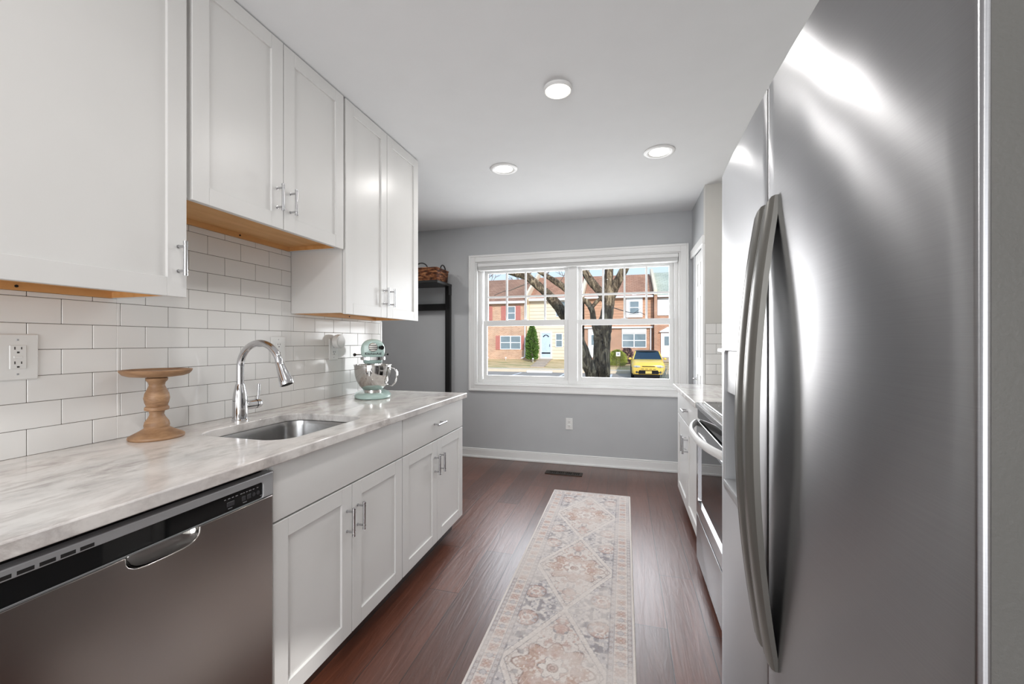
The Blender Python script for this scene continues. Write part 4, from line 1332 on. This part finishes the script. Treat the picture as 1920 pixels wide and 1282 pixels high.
def house_window(parent, x0, x1, z0, z1, y, lights=1, name='window', fw=0.06, rail=True):
    mb = MB()
    frame_boxes(mb, x0, x1, z0, z1, fw, y - 0.05, y + 0.01, 0)
    for k in range(1, lights):
        xm = x0 + (x1 - x0) * k / lights
        mb.box(xm - fw * 0.6, xm + fw * 0.6, y - 0.053, y + 0.009, z0 + 0.002, z1 - 0.002)
    if rail:
        zm = (z0 + z1) / 2
        mb.box(x0 + 0.003, x1 - 0.003, y - 0.046, y + 0.008, zm - 0.03, zm + 0.03)
    w = mb.build(name, m_extwhite, parent)
    MB().box(x0 + 0.02, x1 - 0.02, y - 0.02, y + 0.005, z0 + 0.02, z1 - 0.02).build('pane', m_hpane, w)
    return w
def shutter(parent, x0, x1, z0, z1, y):
    mb = MB().box(x0, x1, y - 0.05, y, z0, z1)
    n = int((z1 - z0) / 0.12)
    for k in range(n):
        z = z0 + 0.06 + k * (z1 - z0 - 0.1) / n
        mb.box(x0 + 0.05, x1 - 0.05, y - 0.07, y - 0.05, z, z + 0.05)
    return mb.build('shutter', m_shutter, parent)

# house A: brick, red shutters
hA = thing('townhouse', 'brick townhouse with red shutters at the left of the window view', 'house', (-11.5, 34, -0.2))
MB().box(-16.5, -7.57, 32.0, 40.0, -0.3, 4.45).build('wall', m_brickA, hA)
MB().prism([(31.7, 4.42), (36.2, 6.85), (40.7, 4.42)], 'x', -16.6, -7.57).build('roof', m_shingleA, hA)
MB().box(-16.6, -7.57, 31.62, 31.78, 4.27, 4.46, 0.02).build('gutter', m_extwhite, hA)
for (a, b) in ((-9.166, -8.405), (-11.45, -10.739)):
    house_window(hA, a, b, 2.98, 4.08, 32.0)
for (a, b) in ((-9.6, -9.17), (-8.40, -8.0), (-10.735, -10.35), (-11.85, -11.455)):
    shutter(hA, a, b, 2.96, 4.12, 32.0)
house_window(hA, -9.685, -7.955, 0.62, 1.72, 32.0, 2)
shutter(hA, -10.06, -9.69, 0.61, 1.73, 32.0); shutter(hA, -7.95, -7.68, 0.61, 1.73, 32.0)
MB().tube([(-7.63, 31.94, 4.3), (-7.63, 31.94, 0.15), (-7.66, 31.8, 0.0), (-7.85, 31.6, -0.05)], 0.05, 8).build('downspout', m_extwhite, hA)

# house B: cream siding
hB = thing('townhouse', 'cream sided townhouse with a pale blue door in the middle of the window view', 'house', (-5.3, 34, -0.2))
MB().box(-7.35, -3.26, 32.4, 40.0, -0.3, 4.6).build('wall', m_siding, hB)
MB().prism([(32.1, 4.62), (36.4, 6.95), (40.7, 4.62)], 'x', -7.34, -3.26).build('roof', m_shingleC, hB)
MB().box(-7.34, -3.26, 32.0, 32.16, 4.45, 4.66, 0.02).build('gutter', m_extwhite, hB)
MB().prism([(31.7, 4.55), (31.7, 4.95), (36.4, 7.35), (36.9, 7.35), (36.9, -0.3), (32.3, -0.3), (32.3, 4.2)], 'x', -7.56, -7.36).build('party_wall', m_cream, hB)
house_window(hB, -5.247, -4.2, 3.2, 4.40, 32.4)
house_window(hB, -5.26, -4.70, 0.8, 1.9, 32.4)
df = MB(); frame_boxes(df, -6.49, -5.54, -0.12, 2.02, 0.11, 32.32, 32.42, 0); dfo = df.build('door_frame', m_extwhite, hB)
dd = MB().box(-6.38, -5.65, 32.36, 32.41, -0.02, 1.91)
ddo = dd.build('door', m_bluedoor, hB)
for k in range(5):
    a = PI * (k + 0.5) / 5
    MB().box(-6.015 + 0.2 * math.cos(a) - 0.045, -6.015 + 0.2 * math.cos(a) + 0.045, 32.345, 32.362, 1.60 + 0.16 * math.sin(a) - 0.04, 1.60 + 0.16 * math.sin(a) + 0.05).build('fanlight_pane', m_black, ddo)
MB().box(-6.36, -5.67, 32.345, 32.362, 0.30, 0.40).build('kick_plate', m_black, ddo)
MB().box(-5.73, -5.70, 32.33, 32.362, 0.85, 1.05).build('handle', m_black, ddo)
MB().box(-6.6, -5.45, 32.28, 32.42, -0.3, -0.10).build('doorstep', m_stone, hB)

# house C: brown brick, boards above, pedimented window
hC = thing('townhouse', 'brown townhouse with a white pedimented window behind the tree', 'house', (-0.5, 34, -0.05))
MB().box(-2.98, 2.0, 32.0, 40.0, -0.2, 2.30).build('wall', m_brickC, hC)
MB().box(-2.98, 2.0, 31.95, 40.0, 2.32, 4.58).build('upper_wall', m_woodlap, hC)
MB().box(-2.98, 2.0, 31.80, 32.0, 2.24, 2.36, 0.02).build('belt_trim', m_extwhite, hC)
MB().prism([(31.65, 4.60), (36.2, 6.85), (40.7, 4.60)], 'x', -2.95, 1.98).build('roof', m_shingleC, hC)
MB().box(-2.95, 1.99, 31.58, 31.74, 4.47, 4.62, 0.02).build('gutter', m_extwhite, hC)
MB().prism([(31.5, 4.60), (31.5, 4.98), (36.2, 7.20), (36.7, 7.20), (36.7, 4.5)], 'x', -3.24, -2.99).build('party_wall', m_cream, hC)
pw = MB().prism([(0.082, 3.03), (1.259, 3.03), (1.259, 4.45), (0.67, 4.80), (0.082, 4.45)], 'y', 31.84, 31.95).build('window_surround', m_extwhite, hC)
house_window(pw, 0.307, 1.034, 3.26, 4.25, 31.83, 1, 'window')
house_window(hC, -0.214, 1.529, 0.80, 1.86, 32.0, 2)
MB().box(-0.214, 1.529, 31.95, 32.01, 1.88, 2.22).build('panel', m_extwhite, hC)
MB().tube([(1.83, 31.93, 2.27), (1.83, 31.93, -0.05)], 0.05, 8).build('downspout', m_extwhite, hC)
dc = MB().box(-2.69, -2.0, 31.92, 32.02, 0.05, 2.2).build('door', m_extwhite, hC)
MB().box(-2.44, -2.20, 31.90, 31.925, 1.0, 1.75).build('pane', m_hpane, dc)

# house D
hD = thing('townhouse', 'townhouse with a grey-green roof at the right edge of the window view', 'house', (5, 34, -0.05))
MB().box(2.27, 9.0, 32.0, 40.0, -0.2, 4.55).build('wall', m_brickC, hD)
MB().prism([(31.65, 4.57), (36.2, 6.95), (40.7, 4.57)], 'x', 2.24, 9.1).build('roof', m_shingleD, hD)
MB().box(2.04, 2.24, 31.5, 40.0, -0.2, 4.60).build('pilaster', m_brickC, hD)
MB().prism([(31.4, 4.62), (31.4, 5.0), (36.2, 7.30), (36.7, 7.30), (36.7, 4.6)], 'x', 2.03, 2.23).build('party_wall', m_cream, hD)
MB().box(2.29, 3.25, 31.93, 32.01, 3.15, 4.40).build('panel', m_extwhite, hD)
MB().box(2.26, 9.0, 31.58, 31.74, 4.45, 4.60, 0.02).build('gutter', m_extwhite, hD)
dD = MB().box(2.53, 3.46, 31.93, 32.02, 0.12, 1.88).build('door', m_extwhite, hD)
MB().box(2.78, 3.22, 31.90, 31.935, 0.98, 1.62).build('pane', m_hpane, dD)
MB().prism([(2.43, 1.93), (3.58, 1.93), (3.58, 1.99), (3.0, 2.32), (2.43, 1.99)], 'y', 31.80, 32.01).build('pediment', m_extwhite, hD)
MB().box(2.4, 3.6, 31.2, 32.0, -0.2, 0.11).build('doorstep', m_stone, hD)

# big bare tree in front of the window
def bark():
    m, nt, b = new_mat('rough_grey_brown_bark')
    v = coords(nt, (6, 6, 1.5))
    n = noise(nt, v, 1.7, 6, 0.75, 1.2)
    r = ramp(nt, n.outputs['Fac'], [(0.38, lin((56, 45, 36))), (0.50, lin((110, 93, 74))), (0.62, lin((196, 174, 142)))])
    nt.links.new(r.outputs[0], b.inputs['Base Color'])
    b.inputs['Roughness'].default_value = 0.95
    bump(nt, b, n.outputs['Fac'], 1.0, 0.05)
    return m
m_bark = bark()
m_twig = mat('grey_twig_bark', (128, 112, 100), 0.9, var=0.15)
def smooth_path(pts, rs, sub=4):
    P = [Vector(p) for p in pts]; out = []; ro = []
    n = len(P)
    for i in range(n - 1):
        p0, p1, p2, p3 = P[max(i - 1, 0)], P[i], P[i + 1], P[min(i + 2, n - 1)]
        for k in range(sub):
            t = k / sub
            out.append(0.5 * ((2 * p1) + (p2 - p0) * t + (2 * p0 - 5 * p1 + 4 * p2 - p3) * t * t + (3 * p1 - p0 - 3 * p2 + p3) * t ** 3))
            ro.append(rs[i] * (1 - t) + rs[i + 1] * t)
    out.append(P[-1]); ro.append(rs[-1])
    return out, ro
def knobby(mb, pts, rs, seg=14, amp=0.06, sub=4):
    o, r = smooth_path(pts, rs, sub)
    r = [x * (1 + random.uniform(-amp, amp)) for x in r]
    o = [p + Vector((random.uniform(-amp, amp), random.uniform(-amp, amp), 0)) * r[i] * 0.5 for i, p in enumerate(o)]
    mb.tube(o, r, seg)
random.seed(11)
tr = thing('bare_tree', 'thick bare tree with forked limbs standing close outside the window', 'tree', (-0.6, 10.5, -0.72))
mb = MB()
knobby(mb, [(-0.60, 10.5, -0.75), (-0.58, 10.5, 0.0), (-0.57, 10.5, 0.5), (-0.545, 10.5, 1.2), (-0.52, 10.5, 1.5), (-0.45, 10.5, 1.8), (-0.40, 10.5, 2.1), (-0.38, 10.5, 2.35), (-0.38, 10.5, 2.5)], [0.30, 0.24, 0.215, 0.210, 0.205, 0.165, 0.150, 0.155, 0.13])
mb.build('trunk', m_bark, tr)
random.seed(12)
for pts, rs in (
    ([(-0.42, 10.5, 2.2), (-0.60, 10.5, 2.47), (-0.80, 10.52, 2.72), (-0.98, 10.55, 3.0), (-1.15, 10.5, 3.25), (-1.5, 10.4, 3.9)], [0.10, 0.105, 0.10, 0.095, 0.09, 0.06]),
    ([(-0.38, 10.5, 2.3), (-0.39, 10.5, 2.7), (-0.375, 10.52, 3.03), (-0.36, 10.6, 3.6), (-0.2, 10.7, 4.6)], [0.13, 0.115, 0.105, 0.10, 0.06]),
    ([(-0.37, 10.5, 2.2), (-0.26, 10.48, 2.52), (-0.12, 10.45, 2.8), (0.02, 10.42, 3.05), (0.25, 10.3, 3.6), (0.6, 10.2, 4.5)], [0.11, 0.11, 0.105, 0.10, 0.085, 0.05]),
    ([(-0.60, 10.4, 1.25), (-0.73, 10.36, 1.70), (-0.78, 10.35, 2.0), (-0.90, 10.35, 2.20), (-1.02, 10.35, 2.26), (-1.28, 10.36, 2.44), (-1.58, 10.38, 2.67), (-1.92, 10.4, 2.90), (-2.4, 10.3, 3.2)], [0.11, 0.075, 0.068, 0.07, 0.075, 0.08, 0.08, 0.06, 0.04]),
    ([(-0.80, 10.38, 2.05), (-0.68, 10.4, 2.20), (-0.55, 10.45, 2.33)], [0.05, 0.045, 0.04]),
    ([(-0.72, 10.3, -0.75), (-0.78, 10.3, 0.38), (-0.90, 10.3, 0.71), (-1.04, 10.3, 1.13), (-1.25, 10.3, 1.63), (-1.48, 10.3, 1.93), (-1.70, 10.3, 2.23), (-1.97, 10.3, 2.51), (-2.24, 10.3, 2.75), (-2.46, 10.3, 2.92), (-2.88, 10.25, 3.06), (-3.4, 10.1, 3.4)], [0.18, 0.16, 0.145, 0.14, 0.14, 0.145, 0.12, 0.105, 0.10, 0.105, 0.10, 0.06]),
):
    mb = MB(); knobby(mb, pts, rs, 12); mb.build('limb', m_bark, tr)
tw = MB()
tw.tube([(-3.25, 10.2, 2.42), (-3.0, 10.2, 2.52), (-2.85, 10.25, 2.54), (-2.6, 10.25, 2.63), (-2.35, 10.28, 2.72)], [0.009, 0.011, 0.012, 0.014, 0.016], 6)
tw.tube([(-0.32, 10.42, 2.07), (0.05, 10.3, 1.94), (0.2, 10.3, 1.9), (0.35, 10.3, 1.93), (0.5, 10.3, 1.83), (0.56, 10.3, 1.74)], [0.012, 0.01, 0.009, 0.008, 0.006, 0.004], 5)
tw.tube([(0.2, 10.3, 1.9), (0.3, 10.3, 1.97), (0.36, 10.3, 2.02)], [0.007, 0.005, 0.004], 5)
random.seed(4)
def twigs(mb, p, d, L, r, depth):
    q = p + d * L
    mid = p + d * L * 0.5 + Vector((random.uniform(-.1, .1), 0, random.uniform(-.1, .1))) * L
    mb.tube([p, mid, q], [r, r * 0.8, r * 0.6], 5)
    if depth:
        for k in range(random.choice((2, 2, 3))):
            nd = (d + Vector((random.uniform(-.8, .8), random.uniform(-.4, .4), random.uniform(-.5, .8)))).normalized()
            twigs(mb, p + d * L * random.uniform(0.4, 1.0), nd, L * 0.66, r * 0.6, depth - 1)
for p, d in (((-1.92, 10.4, 2.9), (0.5, 0, 0.9)), ((-1.6, 10.4, 2.7), (0.4, 0, 0.9)), ((-2.3, 10.3, 2.8), (-0.2, 0, 1)), ((-2.0, 10.3, 2.6), (0.3, 0, 1)), ((-0.95, 10.5, 2.9), (0.6, 0, 0.9)), ((-1.1, 10.3, 1.3), (0.1, 0, 1))):
    twigs(tw, Vector(p), Vector(d).normalized(), 0.45, 0.011, 3)
twigs(tw, Vector((-0.95, 10.2, 0.6)), Vector((0.5, -0.2, 0.9)).normalized(), 0.3, 0.008, 2)
tw.build('twigs', m_twig, tr)

# bare trees behind the brick house
for i, (x, y, h, lab) in enumerate(((-16.0, 43, 13.5, 'bare tree behind the brick house, farthest left of the distant trees'), (-13.0, 54, 17.5, 'bare tree behind the ridge between the brick house and the cream house'), (-8.2, 66, 21, 'bare tree rising behind the cream house roof'))):
    random.seed(40 + i)
    t = thing('distant_bare_tree', lab, 'tree', (x, y, -0.2), 'bare trees behind the houses')
    mb = MB(); knobby(mb, [(x, y, -0.4), (x + 0.1, y, h * 0.35), (x + 0.2, y, h * 0.6)], [0.35, 0.26, 0.18], 8)
    mb.build('trunk', m_twig, t)
    bw_ = MB()
    for k in range(16):
        z0 = random.uniform(h * 0.4, h * 0.6)
        a = random.uniform(0, 2 * PI)
        twigs(bw_, Vector((x + 0.15, y, z0)), Vector((math.cos(a) * 0.8, math.sin(a) * 0.5, random.uniform(0.5, 1.1))).normalized(), 1.9, 0.075, 4)
    bw_.build('branches', m_twig, t)

# shrubs, arborvitae, sign
def leaf_blob(name, mats, parent, c, rx, ry, h, n, leaf, shape, seed):
    random.seed(seed)
    mb = MB()
    for k in range(n):
        u = random.random(); a = random.uniform(0, 2 * PI); q = random.random() ** 0.4
        w = shape(u)
        p = Vector((c[0] + rx * w * q * math.cos(a), c[1] + ry * w * q * math.sin(a), c[2] + h * u))
        d = Vector((math.cos(a), math.sin(a), random.uniform(0.3, 1.4))).normalized()
        s_ = d.cross(Vector((random.uniform(-1, 1), random.uniform(-1, 1), random.uniform(-1, 1)))).normalized()
        L = leaf * random.uniform(0.6, 1.3)
        mb.quad(p, p + d * L * 0.5 + s_ * L * 0.28, p + d * L, p + d * L * 0.5 - s_ * L * 0.28)
    return mb.build(name, mats, parent, smooth=0, normals=False)
m_arb = mat('dark_green_conifer', (98, 130, 56), 0.8, var=0.35, vscale=8)
m_leaf = mat('yellow_green_leaf', (150, 160, 62), 0.7, var=0.3, vscale=9)
m_purple = mat('dark_purple_leaf', (84, 56, 62), 0.7, var=0.35, vscale=9)
av = thing('arborvitae', 'tall narrow green conifer beside the cream house door', 'shrub', (-6.85, 31.0, -0.15))
leaf_blob('foliage', m_arb, av, (-6.85, 31.0, -0.12), 0.47, 0.42, 2.55, 3600, 0.16, lambda u: (0.80 + 0.5 * u if u < 0.3 else 0.95 * (1 - ((u - 0.3) / 0.72) ** 2) + 0.03), 3)
MB().tube([(-6.85, 31.0, -0.25), (-6.85, 31.0, 1.6)], [0.09, 0.03], 8).build('trunk', m_twig, av)
sb = thing('shrub', 'yellow-green rounded shrub in front of the brown house', 'shrub', (-0.5, 29.5, -0.42))
leaf_blob('foliage', m_leaf, sb, (-0.5, 29.5, -0.42), 0.60, 0.5, 1.05, 1400, 0.14, lambda u: math.sqrt(max(0.05, 1 - (2 * u - 0.75) ** 2 * 0.7)), 4)
sb2 = thing('shrub', 'dark purple shrub below the double window of the brown house', 'shrub', (0.15, 30.3, -0.35))
leaf_blob('foliage', m_purple, sb2, (0.15, 30.3, -0.35), 0.32, 0.3, 1.1, 500, 0.16, lambda u: 0.5 + 0.5 * math.sin(PI * u), 6)
sg = thing('yard_sign', 'small white yard sign on thin legs in front of the yellow-green shrub', 'sign', (-0.43, 28.7, -0.55))
MB().box(-0.57, -0.29, 28.69, 28.71, 0.27, 0.55).build('panel', m_extwhite, sg)
for x in (-0.55, -0.31):
    MB().tube([(x, 28.705, -0.58), (x, 28.705, 0.28)], 0.008, 6).build('leg', m_black, sg)
MB().box(-0.50, -0.36, 28.685, 28.69, 0.36, 0.46).build('printed_mark', m_mark, sg)
for i, (x, y, lab) in enumerate(((-10.55, 31.4, 'small white garden light below the left part of the brick wall'), (-9.05, 31.4, 'small white garden light below the double window of the brick house'), (-6.62, 30.3, 'small white garden light at the foot of the conifer'))):
    t = thing('garden_light', lab, 'garden light', (x, y, -0.2), 'garden lights in the lawn')
    MB().tube([(x, y, -0.3), (x, y, -0.06)], 0.015, 8).build('stake', m_extwhite, t)
    MB().lathe([(0.0, -0.07), (0.06, -0.07), (0.075, -0.04), (0.05, 0.02), (0.0, 0.04)], (x, y, 0), 12).build('lamp_head', m_extwhite, t)
og = thing('ornamental_grass', 'arching pale grass clump at the lower right corner of the window view', 'plant', (1.05, 12.6, -0.7))
gb = MB()
random.seed(9)
for k in range(46):
    x = 1.02 + random.uniform(-0.10, 0.10)
    lean = random.uniform(0.05, 0.75)
    hgt = random.uniform(0.9, 1.35)
    pts = [(x, 12.6 + random.uniform(-.1, .1), -0.72), (x + lean * 0.25, 12.6, -0.72 + hgt * 0.6), (x + lean * 0.7, 12.55, -0.72 + hgt)]
    o_, r_ = smooth_path(pts, [0.012, 0.010, 0.003], 4)
    gb.tube(o_, r_, 5)
gb.build('blades', mat('dry_pale_grass', (222, 212, 196), 0.8, var=0.2, vscale=20), og)

# parked yellow car, nose towards the house (local -Y)
cr = thing('car', 'yellow compact car parked nose-in across the street at the right of the window view', 'car', (0, 0, 0))
m_yel = mat('yellow_car_paint', (240, 200, 92), 0.18, var=0.01)
m_carglass = mat('tinted_car_glass', (34, 52, 66), 0.05)
m_headlight = mat('headlight_lens', (196, 192, 178), 0.1)
m_tyre = mat('tyre_rubber', (26, 26, 28), 0.8)
def csec(y, hw_, zb, zm, zt, tw_):
    """one cross-section ring of the car body"""
    return [(-hw_ * 0.92, y, zb), (-hw_, y, zb + 0.10), (-hw_, y, zm), (-tw_, y, zt - 0.04), (-tw_ * 0.85, y, zt), (tw_ * 0.85, y, zt), (tw_, y, zt - 0.04), (hw_, y, zm), (hw_, y, zb + 0.10), (hw_ * 0.92, y, zb)]
bd_ = MB()
bd_.rings([csec(-0.01, 0.76, 0.26, 0.60, 0.76, 0.68), csec(0.06, 0.83, 0.22, 0.68, 0.86, 0.74), csec(0.30, 0.875, 0.20, 0.74, 0.95, 0.79), csec(1.05, 0.885, 0.20, 0.80, 1.03, 0.82), csec(1.20, 0.885, 0.20, 0.82, 1.04, 0.83), csec(4.0, 0.885, 0.20, 0.84, 1.04, 0.83), csec(4.12, 0.84, 0.28, 0.78, 1.0, 0.78)])
bd_.build('body', m_yel, cr, smooth=50)
cab = MB()
cab.rings([[(-0.78, 1.06, 1.03), (0.78, 1.06, 1.03), (0.78, 3.98, 1.03), (-0.78, 3.98, 1.03)], [(-0.62, 1.62, 1.46), (0.62, 1.62, 1.46), (0.64, 3.80, 1.46), (-0.64, 3.80, 1.46)]])
cab.build('cabin_glass', m_carglass, cr)
rf = MB().rings([oval(0, 2.7, 0.645, 1.14, 1.45, 24, 6), oval(0, 2.7, 0.655, 1.15, 1.48, 24, 6), oval(0, 2.7, 0.56, 1.05, 1.515, 24, 6)])
rf.build('roof', m_blackmetal, cr)
for s in (-1, 1):
    MB().tube([(s * 0.795, 1.05, 1.03), (s * 0.655, 1.60, 1.46)], 0.035, 8).build('pillar', m_yel, cr)
    MB().sphere((s * 0.96, 1.25, 1.06), 0.09, 12, 8, (1, 0.6, 0.75)).build('mirror', m_yel, cr)
    hl = MB().sphere((s * 0.60, 0.03, 0.665), 0.17, 18, 10, (1.2, 0.5, 0.42)).build('headlight', m_headlight, cr)
    MB().sphere((s * 0.62, -0.04, 0.665), 0.04, 12, 8).build('bulb', m_silver, hl)
    MB().lathe([(0.0, 0), (0.07, 0), (0.06, 0.03), (0.0, 0.03)], (s * 0.62, 0.015, 0.36), 16, Mn).build('fog_lamp', m_button, cr)
    for yy in (0.78, 3.35):
        w = MB().lathe([(0.0, 0.0), (0.19, 0.0), (0.29, -0.02), (0.32, 0.02), (0.32, 0.18), (0.29, 0.21), (0.0, 0.21)], (s * 0.90 - (0.21 if s > 0 else 0) + 0.0, yy, 0.32), 24, Matrix.Rotation(PI / 2, 4, 'Y'))
        wo = w.build('wheel', m_tyre, cr)
        MB().lathe([(0.0, 0.0), (0.18, 0.0), (0.17, 0.015), (0.0, 0.02)], (s * 0.905, yy, 0.32), 20, Matrix.Rotation(s * PI / 2, 4, 'Y')).build('hubcap', m_silver, wo)
MB().prism([(-0.50, 0.26), (0.50, 0.26), (0.56, 0.34), (0.48, 0.47), (-0.48, 0.47), (-0.56, 0.34)], 'y', -0.03, 0.08).build('lower_grille', m_black, cr)
MB().box(-0.34, 0.34, -0.03, 0.06, 0.655, 0.695, 0.01).build('upper_grille', m_black, cr)
for k in range(4):
    x = -0.39 + k * 0.21
    MB().box(x, x + 0.15, -0.02, 0.05, 0.52, 0.545, 0.005).build('grille_slot', m_button, cr)
MB().box(-0.165, 0.165, -0.055, -0.028, 0.29, 0.43, 0.004).build('licence_plate', mat('pale_yellow_plate', (230, 196, 104), 0.5), cr)
MB().box(-0.76, 0.76, 0.0, 0.25, 0.06, 0.235, 0.02).build('bumper_lip', m_black, cr)
cr.location = (1.255, 23.9, -0.80)
